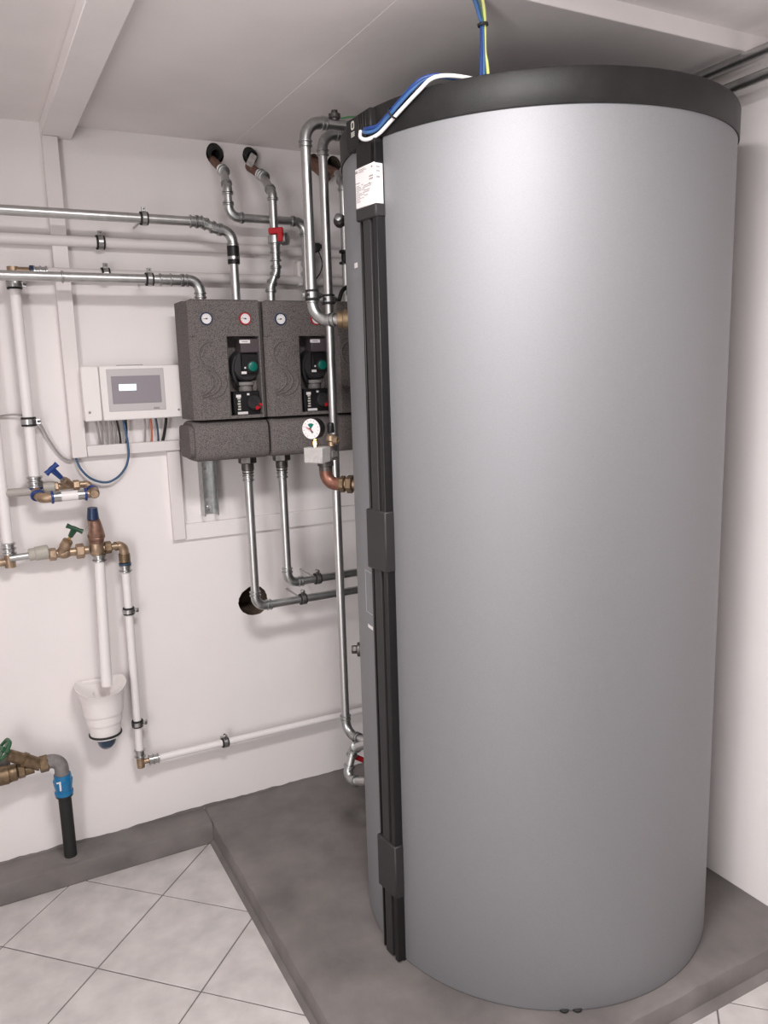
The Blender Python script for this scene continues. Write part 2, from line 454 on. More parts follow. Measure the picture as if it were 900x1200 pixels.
# concrete plinth under the tank and the narrow ledge along the back wall
def rough_block(x0, x1, y0, y1, z0, z1, edges, step=0.035):
    """block whose upper edge is worn: edges in '-x','-y' get a rounded, uneven lip"""
    mb = MB()
    nx = max(2, int((x1-x0)/step)); ny = max(2, int((y1-y0)/step))
    rng = random.Random(5)
    prof = [(0.0, z0), (0.0, z1-0.014), (0.004, z1-0.005), (0.014, z1)]
    jx = [rng.uniform(-0.0025, 0.0025) for _ in range(ny+1)]; jy = [rng.uniform(-0.0025, 0.0025) for _ in range(nx+1)]
    X = [x0+(x1-x0)*i/nx for i in range(nx+1)]; Y = [y0+(y1-y0)*i/ny for i in range(ny+1)]
    ex = '-x' in edges; ey = '-y' in edges
    if ex: X[1] = x0+0.014
    if ey: Y[1] = y0+0.014
    for i, x in enumerate(X):
        for j, y in enumerate(Y):
            xx, yy, zz = x, y, z1
            if ex and i == 0: xx += 0.003+jx[j]; zz = z1-0.006
            if ey and j == 0: yy += 0.003+jy[i]; zz = z1-0.006
            if ex and i == 1: xx += jx[j]
            if ey and j == 1: yy += jy[i]
            mb.v.append(Vector((xx, yy, zz)))
    W = ny+1
    for i in range(nx):
        for j in range(ny): mb.f.append((i*W+j, (i+1)*W+j, (i+1)*W+j+1, i*W+j+1))
    def skirt(idx, off):
        b0 = len(mb.v)
        for k in idx:
            p = mb.v[k]; q = Vector(off(p)); mb.v.append(Vector((q.x, q.y, z1-0.016)))
        n = len(idx)
        for k in idx:
            p = mb.v[k]; q = Vector(off(p)); mb.v.append(Vector((q.x, q.y, z0)))
        for k in range(n-1):
            mb.f.append((idx[k], idx[k+1], b0+k+1, b0+k)); mb.f.append((b0+k, b0+k+1, b0+n+k+1, b0+n+k))
    skirt([j for j in reversed(range(W))], lambda p: (x0, p.y, 0))
    skirt([i*W for i in range(nx+1)], lambda p: (p.x, y0, 0))
    skirt([nx*W+j for j in range(W)], lambda p: (x1, p.y, 0))
    skirt([i*W+ny for i in reversed(range(nx+1))], lambda p: (p.x, y1, 0))
    return mb
pl = thing('concrete_plinth', 'low grey painted concrete plinth that the big silver tank stands on', 'plinth', (0, TY, 0))
rough_block(PX, XW-0.001, PFY, -0.0005, 0.0, ZP, '-x-y').build('slab', M_CONC, pl, angle=60)
mb = MB()
mb.prism([(0, 0), (-0.014, 0), (-0.012, 0.004), (0, 0.011)], (PX, PFY-0.014, 0), (1, 0, 0), (0, 0, 1), (0, PY-PFY+0.012, 0))
mb.build('mortar_fillet', M_CONC, pl)
mb = MB()
mb.prism([(0, 0), (-0.022, 0), (-0.018, 0.006), (0, 0.012)], (PX, PFY, 0), (0, 1, 0), (0, 0, 1), (XW-PX-0.001, 0, 0))
mb.build('mortar_fillet', M_CONC, pl)
rough_block(XL+0.001, PX-0.0002, PY, -0.0005, 0.0, ZP, '-y').build('baseboard_back', M_CONC, kind='structure', angle=60)
# uneven strip of floor paint brushed up onto the back wall
mb = MB(); rng = random.Random(3); N = 150; x0_, x1_ = XL+0.01, -0.05
zz = ZP+0.004
for k in range(N+1):
    x = x0_+(x1_-x0_)*k/N; zz = max(ZP+0.001, min(ZP+0.011, zz+rng.uniform(-0.0028, 0.0028)))
    mb.v += [Vector((x, -0.0025, ZP-0.0005)), Vector((x, -0.0012, zz)), Vector((x, -0.0002, zz+0.0004))]
for k in range(N):
    mb.f += [(3*k, 3*k+3, 3*k+4, 3*k+1), (3*k+1, 3*k+4, 3*k+5, 3*k+2)]
mb.build('trim_3', M_CONC, kind='structure')

# =================================================================== TANK
R, RC, ZB, ZL0, ZL1 = 0.5, 0.5045, ZP, 2.1729, 2.2445
tank = thing('storage_tank', 'tall silver-grey cylindrical hot water tank with black lid on concrete plinth', 'tank', (0, TY, ZP))
MB().lathe((0, TY, 0), (0, 0, 1), [(ZB+0.0012, R-0.012), (ZB+0.0015, R-0.002), (ZB+0.008, R), (ZL0+0.004, R)], 160).build('jacket', M_TANK, tank)
MB().lathe((0, TY, 0), (0, 0, 1), [(ZB, R-0.03), (ZB+0.001, R-0.03), (ZB+0.0011, R-0.028)], 64).build('base_ring', M_BLACK, tank)
MB().lathe((0, TY, 0), (0, 0, 1), [(ZL0, R-0.02), (ZL0, RC-0.0015), (ZL0+0.002, RC), (ZL1-0.006, RC), (ZL1-0.001, RC-0.002), (ZL1, RC-0.007), (ZL1+0.001, 0.30), (ZL1+0.001, 0.001)], 160, caps=False).build('lid', M_LID, tank)
RA = math.radians(185.7)
er = Vector((math.cos(RA), math.sin(RA), 0)); et = Vector((-math.sin(RA), math.cos(RA), 0))
TC = Vector((0, TY, 0))
def tank_frame(ang=None, r=R):
    e = er if ang is None else Vector((math.cos(ang), math.sin(ang), 0)); t = Vector((-e.y, e.x, 0))
    return Matrix.Translation(TC+e*r) @ Matrix((t, e, Vector((0, 0, 1)))).transposed().to_4x4()
TM = tank_frame()   # local: x along et (to the right seen from the room), y outwards, z up
def tb(name, lo, hi, mt, bev=0.0, parent=tank, label=None, M=TM):
    return MB().box(lo, hi, bev, M).build(name, mt, parent, label)
# cable channel: back plate, two raised ribs and side lips
HW = 0.040
rail = MB().box((-HW, -0.006, 0.075), (HW, 0.006, ZL0), 0.0, TM).build('cable_channel', M_BLACK, tank, 'black ribbed cable channel down the tank')
for (a, b, h) in ((-HW, -HW+0.006, 0.017), (-0.021, 0.011, 0.021), (HW-0.017, HW, 0.022)):
    MB().box((a, 0.004, 0.078), (b, h, ZL0-0.01), 0.0012, TM).build('rib', M_DARK if h == 0.021 else M_BLACK, rail)
for (z0, z1, nm) in ((2.0, 2.03, 'end_cover'), (1.160, 1.312, 'clip_cover'), (0.268, 0.418, 'clip_cover')):
    tb(nm, (-HW-0.004, -0.003, z0), (HW+0.003, 0.026, z1), M_DARK, 0.003)
tb('end_cover', (-HW-0.001, -0.003, 2.118), (HW, 0.022, ZL0+0.002), M_BLACK, 0.003)
# rating plate folded round the channel
plate = MB().box((-HW-0.001, 0.0, 2.027), (HW+0.001, 0.0262, 2.118), 0.0025, TM).build('rating_plate', M_WHITE, tank, 'white printed rating plate')
ink = MB()
def line(x0, x1, z, h=0.0016, yy=0.0264): ink.box((x0, yy-0.0004, z-h/2), (x1, yy, z+h/2), 0, TM)
line(-0.038, -0.028, 2.109, 0.006)
for k, (a, b) in enumerate(((-0.024, 0.004), (-0.024, 0.010), (-0.024, -0.002))): line(a, b, 2.112-0.003*k, 0.0013)
line(0.030, 0.036, 2.109, 0.004)
line(0.020, 0.037, 2.090, 0.003); line(0.020, 0.037, 2.084, 0.003); line(0.018, 0.024, 2.076, 0.002)
line(-0.037, -0.020, 2.084, 0.0018)
for k in range(11):
    z = 2.078-0.0036*k; line(-0.037, -0.020+random.uniform(-0.006, 0.007), z, 0.0014)
    if k in (1, 2, 4, 5, 7): line(-0.006+random.uniform(-0.004, 0.003), 0.034-0.003*k, z, 0.0015)
    elif k < 9: line(-0.014, -0.006+random.uniform(0, 0.01), z, 0.0012)
ink.build('print', M_INK, plate, kind='stuff')
ink = MB()
for z, h in ((2.108, 0.003), (2.099, 0.003), (2.086, 0.004)): ink.box((HW+0.0009, 0.010, z-h/2), (HW+0.0013, 0.020, z+h/2), 0, TM)
ink.build('print', M_INK, plate, kind='stuff')
# control housing on the lid rim with ribs, emblem and caption
HA = math.radians(181.5)
HM = tank_frame(HA, RC)
hs = MB().box((-0.062, -0.02, ZL0-0.004), (0.058, 0.012, ZL1-0.004), 0.004, HM).build('lid_housing', M_LID, tank, 'black cable outlet housing with a pale emblem')
for k in range(4):
    MB().box((0.004+k*0.011, 0.010, ZL0+0.004), (0.010+k*0.011, 0.0155, ZL1-0.008), 0.001, HM).build('rib', M_BLACK, hs)
mb = MB()
hx = -0.026; hz = 2.222; a_, b_ = 0.0075, 0.0095
outer = [(hx-a_, hz-b_*0.6), (hx-a_*0.6, hz-b_), (hx+a_*0.6, hz-b_), (hx+a_, hz-b_*0.6), (hx+a_, hz+b_*0.6), (hx+a_*0.6, hz+b_), (hx-a_*0.6, hz+b_), (hx-a_, hz+b_*0.6)]
n8 = len(outer)
for yy in (0.0121, 0.0128):
    for sc_ in (1.0, 0.62):
        for p in outer: mb.v.append(HM @ Vector((hx+(p[0]-hx)*sc_, yy, hz+(p[1]-hz)*sc_)))
for k in range(n8):
    j = (k+1) % n8
    mb.f += [(16+k, 16+j, 24+j, 24+k), (k, 8+k, 8+j, j), (k, j, 16+j, 16+k), (8+k, 24+k, 24+j, 8+j)]
mb.build('emblem', M_LINK, hs)
mb = MB()
for rr, z in enumerate((2.2065, 2.2025, 2.1985)):
    for k in range(4): mb.box((hx-0.0085+k*0.0045, 0.0121, z-0.0014), (hx-0.0085+k*0.0045+0.0032, 0.0126, z+0.0014), 0, HM)
mb.build('print', M_LINK, hs, kind='stuff')
# stickers, panel outline, plugs
def on_tank(ang_deg, z, w, h, name, mt, t=0.0006, label=None, parent=None):
    a0 = math.radians(ang_deg); n = 4; mb = MB()
    for r_ in (R, R+t):
        for zz_ in (z-h/2, z+h/2):
            for k in range(n+1):
                a = a0+(k/n-0.5)*w/R; mb.v.append(TC+Vector((math.cos(a)*r_, math.sin(a)*r_, zz_)))
    m = n+1
    for k in range(n):
        mb.f += [(2*m+k, 2*m+k+1, 3*m+k+1, 3*m+k), (k, 2*m+k, 2*m+k+1, k+1)[::-1], (m+k, m+k+1, 3*m+k+1, 3*m+k)[::-1]]
    mb.f += [(0, m, 3*m, 2*m), (n, 2*m+n, 3*m+n, m+n)]
    return mb.build(name, mt, parent or tank, label)
on_tank(172.8, 1.912, 0.022, 0.012, 'sticker', M_WHITE, label='small white sticker left of the channel')
on_tank(174.6, 0.980, 0.034, 0.009, 'sticker', M_WHITE, label='narrow white strip below the outlined flap')
M_FLAP = mat('flap_edge', (0.44, 0.44, 0.46), 0.45, metal=0.2)
for (a, z, w, h) in ((171.6, 1.075, 0.0016, 0.115), (174.2, 1.132, 0.045, 0.0016), (174.2, 1.018, 0.045, 0.0016)):
    on_tank(a, z, w, h, 'flap_edge', M_FLAP)
for px_, py_ in ((662, 1186.5), (678, 1186)):
    p = at_z(px_, py_, ZP+0.004); d = (Vector((p.x, p.y, 0))-Vector((0, TY, 0))).normalized()
    c = TC+d*(R-0.006)
    MB().lathe((c.x, c.y, ZP), (0, 0, 1), [(0, 0.010), (0.001, 0.0125), (0.006, 0.0125), (0.008, 0.009)], 16).build('foot', M_RUBBER, tank)
# side nozzles of the tank (rear left), where the pipes join
def nozzle(ang, z, L=0.045, r=0.022, mt=M_DSTEEL, nut=0.030, nm='nozzle'):
    e = Vector((math.cos(math.radians(ang)), math.sin(math.radians(ang)), 0)); c = TC+e*R+Vector((0, 0, z))
    mb = MB(); mb.tube([c-e*0.01, c+e*L*0.5], r); mb.build(nm, mt, tank)
    mb = MB(); mb.nut(c+e*L*0.62, e, nut, L*0.5); mb.build('nut', mt, tank)
    return c+e*L*0.87, e

# thermometer pocket plug on the tank side
pp = at(419, 761, 0.72)
e = (Vector((pp.x, pp.y, 0))-Vector((0, TY, 0))).normalized(); c = TC+e*R+Vector((0, 0, pp.z))
mb = MB(); mb.lathe(c, e, [(-0.006, 0.02), (0.0, 0.021), (0.008, 0.021), (0.009, 0.018)], 20); mb.build('plug_washer', M_DSTEEL, tank)
mb = MB(); mb.nut(c+e*0.017, e, 0.0125, 0.017); mb.build('plug', M_DSTEEL, tank)

# cables lying over the lid rim
def around(ang, r, z): a = math.radians(ang); return TC+Vector((math.cos(a)*r, math.sin(a)*r, z))
def cable(name, label, pts, r, mt, cat='cable', group=None, sub=8):
    mb = MB(); mb.tube(smooth_path(pts, sub), r, 10)
    return mb.build(name, mt, None, label, cat, group)
rc = RC
wp = [around(183.6, rc+0.016, 2.197), around(184.6, rc+0.022, 2.181), around(187.5, rc+0.022, 2.170), around(191, rc+0.012, 2.176), around(195.5, rc+0.009, 2.195), around(200, rc+0.009, 2.215), around(204.5, rc+0.010, 2.236), around(208, rc+0.006, 2.2545), around(212, rc-0.012, 2.2575), around(218, rc-0.06, 2.253), around(223, rc-0.11, 2.2500)]
cable('sensor_cable', 'white cable looping over the black lid rim', wp, 0.0043, M_CABW)
for k, (dr, dz, da) in enumerate(((0.0, 0.013, -0.3), (0.010, 0.0205, 0.2))):
    q = [around(185.4+da, rc+0.016, 2.187+dz*0.5), around(187.6+da, rc+0.018, 2.173+dz), around(190.5+da, rc+0.011, 2.174+dz), around(194.5+da, rc+0.010, 2.190+dz), around(199.0+da, rc+0.009, 2.2115+dz), around(203+da, rc+0.009+dr*0.2, 2.232+dz*0.9), around(206+da, rc+0.002, 2.252+dz*0.5), around(210+da, rc-0.016, 2.2575+dz*0.2), around(217+da, rc-0.06-dr, 2.2505), around(222+da, rc-0.12-dr, 2.2500)]
    cable('sensor_cable', ('blue cable directly above the white cable on the lid rim', 'darker blue cable, topmost of the cables on the lid rim')[k], q, 0.0043, M_CABB if k == 0 else M_BLUE)
tc_ = around(196.2, rc+0.0105, 2.204)
mb = MB(); ax = (around(199, rc+0.01, 2.214)-around(194, rc+0.01, 2.190)).normalized()
mb.ring(tc_+Vector((0, 0, 0.004)), ax, 0.0125, 0.0142, 0.004); mb.build('cable_tie', M_RUBBER, None, 'black cable tie round the white and blue cables at the lid', 'cable tie')

# hanging wire bundle above the lid
def hang(px0, dz0, *rest): pass
Yb = 1.235
def hb(px, py): return at(px, py, Yb)
root = thing('hanging_wires', 'blue and yellow-green wires hanging from ceiling to the tank lid', 'wires', hb(570, 86))
def wire(pts, r, mt, nm='wire'): MB().tube(smooth_path(pts), r, 8).build(nm, mt, root)
top = ZC-0.0055
def tt(px): p = hb(px, 0); return Vector((p.x, p.y, top))
def bot(px, py):
    p = hb(px, py); p.z = ZL1+0.002; return p
def topw(px): p = hb(px, -20); p.z = ZC-0.006; return p
wire([topw(553), hb(557, 3), hb(562, 20), hb(565, 30), hb(566.5, 60), bot(567, 90)], 0.0038, M_CABB)
wire([topw(555), hb(559, 3), hb(563, 20), hb(564, 30), hb(564, 60), bot(563, 92)], 0.0032, M_BLUE)
wire([topw(557), hb(560.5, 2), hb(564.5, 18), hb(566.3, 30), hb(567, 60), bot(568, 92)], 0.0026, M_CABDG)
wire([topw(563), hb(566, 2), hb(568, 20), hb(568.2, 35), hb(568.4, 60), hb(571, 76), bot(573, 92)], 0.0034, M_CABY)
mb = MB(); mb.ring(hb(565.8, 29), (hb(567, 40)-hb(565, 20)), 0.0085, 0.0115, 0.006); mb.build('cable_tie', M_RUBBER, root)

# =================================================================== PUMP GROUPS
pF, pB = 0.27, 0.10
x_l = at(219.4, 350, pF).x; z_t = at(219.4, 350, pF).z; z_m = at(231, 493, pF).z
pitch = at(308.5, 351, pF).x-x_l
z_b = at(233.6, 543, pF).z
W = pitch-0.006
LAB = ['left grey foam pump group with blue and red dials beside the controller', 'middle grey foam pump group behind the two vertical steel pipes', 'right grey foam pump group mostly hidden behind the tank edge']
LABM = ['left foam cover of the manifold with its round end cap', 'middle foam cover of the manifold behind the pressure gauge', 'right foam cover of the manifold half hidden by the tank']
def thermometer(root, c, mt, ang):
    d = Vector((0, -1, 0))
    b = MB().lathe(c+d*-0.004, d, [(0, 0.0185), (0.006, 0.0195), (0.009, 0.0185), (0.009, 0.0158), (0.007, 0.0155)], 28).build('dial_bezel', mt, root)
    face = MB().lathe(c+d*0.002, d, [(0, 0.0156), (0.0012, 0.0156)], 28).build('dial_face', M_WHITE, root)
    u = Vector((math.cos(ang), 0, math.sin(ang)))
    mb = MB(); mb.tube([c+d*0.004-u*0.004, c+d*0.004+u*0.011], [0.0014, 0.0005], 6); mb.lathe(c+d*0.003, d, [(0, 0.0026), (0.0016, 0.0022)], 10)
    mb.build('needle', M_DINK, root)
    mb = MB()
    for k in range(9):
        q = math.radians(-30+k*30); uu = Vector((math.cos(q), 0, math.sin(q))); mb.tube([c+d*0.0034+uu*0.0115, c+d*0.0034+uu*0.014], 0.0004, 4)
    mb.build('scale_marks', M_DINK, root, kind='stuff')
def pump_group(i):
    X = x_l+i*pitch
    g = thing('pump_group', LAB[i], 'pump group', (X+W/2, -pB, z_m), 'foam clad pump groups')
    # shell outline with the open recess for the pump on its right half
    rx0, rx1 = X+(at(266.5, 394, pF).x-x_l), X+W-0.016
    rz1 = at(266.5, 394, pF).z; rz0 = at(275, 487, pF).z
    mb = MB(); yf, yr, yb = -pF, -pF+0.075, -pB
    c = 0.012
    # back block up to the recess floor
    mb.box((X, yr, z_m), (X+W, yb, z_t), 0.0)
    # front frame: left panel, top panel, bottom strip, right rim
    def pan(a, b, z0, z1, bl=0, br=0, bt=0, bb=0):
        poly = [(a, yr), (a, yf+bl), (a+bl, yf), (b-br, yf), (b, yf+br), (b, yr)]
        mb.prism(poly, (0, 0, z0), (1, 0, 0), (0, 1, 0), (0, 0, z1-z0))
    pan(X, X+W, rz1, z_t-0.004, c, c)
    pan(X, rx0, rz0, rz1, c*1.6, 0.004)
    pan(X, X+W, z_m, rz0, c*1.6, c)
    pan(rx1, X+W, rz0, rz1, 0.002, c)
    mb.prism([(z_t-0.004, yf), (z_t, yf+0.005), (z_t, yr), (z_t-0.004, yr)], (X+c, 0, 0), (0, 0, 1), (0, 1, 0), (W-2*c, 0, 0))
    mb.build('shell', M_EPP, g, angle=30)
    # embossed curved lines on the front
    def fp(px, py): p = at(px, py, pF); return Vector((p.x+i*pitch, -pF-0.0003, p.z))
    def C(u, v): return fp(200+u/3.87, 330+v/3.87)
    for nm, pts in (('emboss', [C(190, 270), C(152, 280), C(127, 318), C(140, 368), C(180, 400), C(213, 428), C(226, 463), C(203, 503), C(150, 525)]),
                    ('emboss', [C(168, 410), C(190, 440), C(190, 478), C(160, 508), C(140, 513)]),
                    ('emboss', [C(243, 430), C(253, 465), C(240, 500), C(215, 520), C(175, 528)])):
        MB().tube(smooth_path(pts, 6), 0.0042, 6).build(nm, M_EPP, g)
    # dials
    thermometer(g, fp(241.5, 373.5), M_NAVY, math.radians(185))
    thermometer(g, fp(287, 373.5), M_RED, math.radians(170))
    # pump
    yq = yr-0.001
    def fq(px, py, dep=pF-0.02): p = at(px, py, dep); return Vector((p.x+i*pitch, -dep, p.z))
    pc = fq(291, 428, pF-0.03); px_ = pc.x; pz_ = pc.z
    pm = MB().lathe((px_-0.004, yr+0.002, pz_), (0, -1, 0), [(0, 0.052), (0.034, 0.052), (0.040, 0.048), (0.041, 0.0)], 32, caps=False).build('pump_motor', M_DARK, g)
    pf_ = MB().lathe((px_-0.004, yr-0.036, pz_), (0, -1, 0), [(0, 0.047), (0.008, 0.045), (0.009, 0.03)], 32).build('pump_cap', M_GREYFIT if False else M_DARK, g)
    # upper terminal box with label
    a = fq(280.5, 397); b = fq(302.5, 413)
    tbx = MB().box((a.x, -pF+0.012, b.z), (b.x+0.002, yr, a.z), 0.002).build('terminal_box', M_PURPLE, g)
    a2 = fq(280.3, 398.4, pF-0.012); b2 = fq(293, 402.2, pF-0.012)
    lb = MB().box((a2.x, -pF+0.0113, b2.z), (b2.x, -pF+0.012, a2.z)).build('label_strip', M_WHITE, tbx)
    MB().box((a2.x+0.008, -pF+0.0108, (a2.z+b2.z)/2-0.0012), (b2.x-0.008, -pF+0.0113, (a2.z+b2.z)/2+0.0012)).build('print', M_INK, tbx, kind='stuff')
    # square control face
    a = fq(282.3, 415, pF-0.022); b = fq(302.5, 437.5, pF-0.022)
    cf = MB().box((a.x, -pF+0.014, b.z), (b.x, yr, a.z), 0.002).build('control_face', M_BLACK, g)
    k_ = fq(295.5, 429.5, pF-0.014)
    MB().lathe((k_.x, -pF+0.014, k_.z), (0, -1, 0), [(0, 0.0155), (0.010, 0.0148), (0.0115, 0.012), (0.0115, 0.0)], 24, caps=False).build('green_knob', M_TEAL, cf)
    MB().lathe((k_.x+0.001, -pF+0.0142, k_.z), (0, -1, 0), [(0, 0.019), (0.002, 0.018)], 24).build('knob_ring', M_DARK, cf)
    l1 = fq(286, 436.8, pF-0.014); MB().box((l1.x-0.0085, -pF+0.0133, l1.z-0.004), (l1.x+0.0085, -pF+0.014, l1.z+0.004)).build('label_strip', M_WHITE, cf)
    l2 = fq(287.3, 431, pF-0.014); MB().lathe((l2.x, -pF+0.014, l2.z), (0, -1, 0), [(0, 0.003), (0.0008, 0.003)], 12).build('indicator', M_WHITE, cf)
    # cable on the left of the pump
    q = [fq(283, 414, pF-0.04), fq(275, 420, pF-0.035), fq(272.5, 434, pF-0.035), fq(276, 446, pF-0.035), fq(279.5, 452, pF-0.05)]
    MB().tube(smooth_path(q), 0.0062, 8).build('pump_cable', M_RUBBER, g)
    # pipe stub between pump and mixer
    a = fq(286, 452, pF-0.05); MB().lathe((a.x+0.006, -pF+0.055, a.z+0.012), (0, 0, -1), [(0, 0.030), (0.010, 0.030), (0.012, 0.022), (0.045, 0.022)], 20).build('pump_flange', M_GREYFIT, g)
    a = fq(298.5, 446); b = fq(311, 458); MB().box((a.x, yr-0.035, b.z), (rx1-0.001, yr, a.z), 0.002).build('foam_block', M_EPP, g)
    # mixer actuator
    a = fq(272.8, 459, pF-0.02); b = fq(309, 487, pF-0.02)
    bx = MB().box((a.x, -pF+0.018, b.z+0.002), (min(b.x, rx1-0.002), yr, a.z), 0.003).build('mixer_drive', M_BLACK, g)
    kc = fq(297.2, 471.5, pF-0.018); kc = Vector((kc.x, -pF+0.018, kc.z))
    kn = MB().lathe(kc, (0, -1, 0), [(0, 0.024), (0.012, 0.023), (0.0145, 0.020), (0.0145, 0.0)], 28, caps=False).build('mixer_knob', M_RUBBER, bx)
    u = Vector((math.cos(math.radians(140)), 0, math.sin(math.radians(140))))
    mb = MB(); mb.tube([kc+Vector((0, -0.0155, 0))+u*0.021, kc+Vector((0, -0.0155, 0))-u*0.02], 0.0035, 8); mb.build('pointer', M_DARK, bx)
    mb = MB(); n = 8; pr = [(0.024*math.cos(math.radians(-85+k*75/n)), 0.024*math.sin(math.radians(-85+k*75/n))) for k in range(n+1)]
    pr += [(0.013*math.cos(math.radians(-10-k*75/n)), 0.013*math.sin(math.radians(-10-k*75/n))) for k in range(n+1)]
    mb.prism(pr, kc+Vector((0, -0.0146, 0)), (1, 0, 0), (0, 0, 1), (0, -0.0018, 0)); mb.build('red_segment', M_RED, bx)
    for (ax_, az_, wx, wz) in ((279.5, 464.3, 0.016, 0.009), (284.8, 484, 0.034, 0.008), (290.8, 462, 0.008, 0.006)):
        l = fq(ax_, az_, pF-0.018); MB().box((l.x-wx/2, -pF+0.0174, l.z-wz/2), (l.x+wx/2, -pF+0.018, l.z+wz/2)).build('label_strip', M_WHITE, bx)
    mb = MB(); l = fq(280, 474, pF-0.018)
    for k in range(5): mb.box((l.x-0.004+0.0015*(k % 2), -pF+0.0174, l.z+0.016-k*0.0085), (l.x+0.006, -pF+0.018, l.z+0.021-k*0.0085))
    mb.build('print', M_LINK, bx, kind='stuff')
    # manifold cover below
    ml = thing('manifold_cover', LABM[i], 'insulation', (X+W/2, -pB, z_b), 'foam covers of the manifold')
    yc = (pF+pB)/2; hd = (pF-pB)/2; hh = (z_m-0.004-z_b)/2; zc_ = z_b+hh
    prof = []
    for k in range(24):
        q = 2*math.pi*k/24; cs, sn = math.cos(q), math.sin(q); pw = 0.42
        prof.append((-yc+math.copysign(abs(cs)**pw, cs)*hd, zc_+math.copysign(abs(sn)**pw, sn)*hh))
    mb = MB(); xa, xb = X+(0.004 if i else -0.004), X+pitch-0.003
    def sec(x, k): return [(y_*1.0+(1-k)*(-yc-y_), z_+(1-k)*(zc_-z_)) for y_, z_ in prof]
    rows = [(xa, 0.90), (xa+0.006, 0.97), (xa+0.012, 1.0), (xb-0.010, 1.0), (xb-0.003, 0.98), (xb, 0.93)]
    for x, k in rows:
        for y_, z_ in sec(x, k): mb.v.append(Vector((x, y_, z_)))
    n = 24
    for r_ in range(len(rows)-1):
        for k in range(n): mb.f.append((r_*n+k, (r_+1)*n+k, (r_+1)*n+(k+1) % n, r_*n+(k+1) % n))
    mb.f.append(tuple(range(n))); mb.f.append(tuple(reversed(range((len(rows)-1)*n, len(rows)*n))))
    mb.build('cover', M_EPP, ml, angle=30)
    if i == 0:
        mb = MB(); k2 = 0.80
        pr = [(y_, z_) for y_, z_ in sec(0, k2)]
        mb.prism(pr, (xa-0.014, 0, 0), (0, 1, 0), (0, 0, 1), (0.016, 0, 0)); mb.build('end_cap', M_EPP, ml, angle=30)
for i in range(3): pump_group(i)

# wall bracket under the manifold
c0, c1 = at(235, 545, 0.055), at(252, 604, 0.055)
br = thing('wall_bracket', 'zinc steel wall bracket hanging below the left manifold cover', 'bracket', (c0.x, 0, c1.z))
zt_ = z_b+0.003
mb = MB(); mb.prism([(0, 0), (0, -0.055), (0.004, -0.055), (0.004, -0.004), (0.046, -0.004), (0.046, -0.055), (0.050, -0.055), (0.050, 0)][::1], (at(236, 604, 0.004).x, 0, c1.z), (1, 0, 0), (0, 1, 0), (0, 0, zt_-c1.z))
mb.build('channel', M_FIT, br, angle=20)
bxm = at(236, 604, 0.004).x+0.025
MB().box((bxm-0.02, -0.17, zt_-0.006), (bxm+0.02, -0.003, zt_-0.0005), 0.001).build('support_arm', M_GALV, br)
for zz_, mt_, rr in ((c1.z+0.022, M_STEEL, 0.012), (zt_-0.055, M_GALV, 0.011)):
    MB().lathe((bxm, -0.004, zz_), (0, -1, 0), [(0, rr), (0.002, rr), (0.0025, rr*0.6), (0.008, rr*0.6), (0.009, rr*0.4)], 12).build('bolt', mt_, br)
MB().lathe((bxm, -0.004, c1.z+0.052), (0, -1, 0), [(0, 0.008), (0.003, 0.007)], 12).build('bolt', M_WHITE, br)

# supply pipes coming out below the manifold
DP = 0.165
def vx(px, py, dep): return at(px, py, dep).x
nutA = at(290.6, 552, DP); elA = at(300, 711, DP); elA.x = nutA.x
endA = Vector((-0.02, -DP, elA.z))
pA = pipe_run('heating_pipe', 'steel pipe dropping in front of the round wall hole, then running right', 'pipe', [Vector((nutA.x, -DP, z_b-0.03)), Vector((nutA.x, -DP, elA.z)), endA], 0.0145, M_GALV, 0.036)
nutB = at(330.5, 549, DP); elB = at(339.5, 683, DP)
endB = Vector((-0.02, -DP, elB.z))
pB_ = pipe_run('heating_pipe', 'steel pipe right of the wall hole, upper of two running behind the tank', 'pipe', [Vector((nutB.x, -DP, z_b-0.03)), Vector((nutB.x, -DP, elB.z)), endB], 0.0145, M_GALV, 0.036)
for root, xq in ((pA, nutA.x), (pB_, nutB.x)):
    o = Vector((xq, -DP, z_b))
    MB().nut(o-Vector((0, 0, 0.012)), (0, 0, 1), 0.031, 0.024).build('nut', M_DSTEEL, root)
    MB().lathe(o-Vector((0, 0, 0.024)), (0, 0, -1), [(0, 0.021), (0.022, 0.021), (0.024, 0.019), (0.034, 0.019)], 20).build('adapter', M_DSTEEL, root)
    coupling(root, o-Vector((0, 0, 0.066)), (0, 0, 1), 0.0145, 0.03)
clamp((at(355, 705, DP).x, -DP, elA.z), (1, 0, 0), 0.0145, (0, -0.2, 1), 'clamp on the lower horizontal steel pipe right of the wall hole', (at(355, 705, DP).x, 0, elA.z))
clamp((at(372, 679, DP).x, -DP, elB.z), (1, 0, 0), 0.0145, (0, -0.2, 1), 'clamp on the upper horizontal steel pipe right of the wall hole', (at(372, 679, DP).x, 0, elB.z))

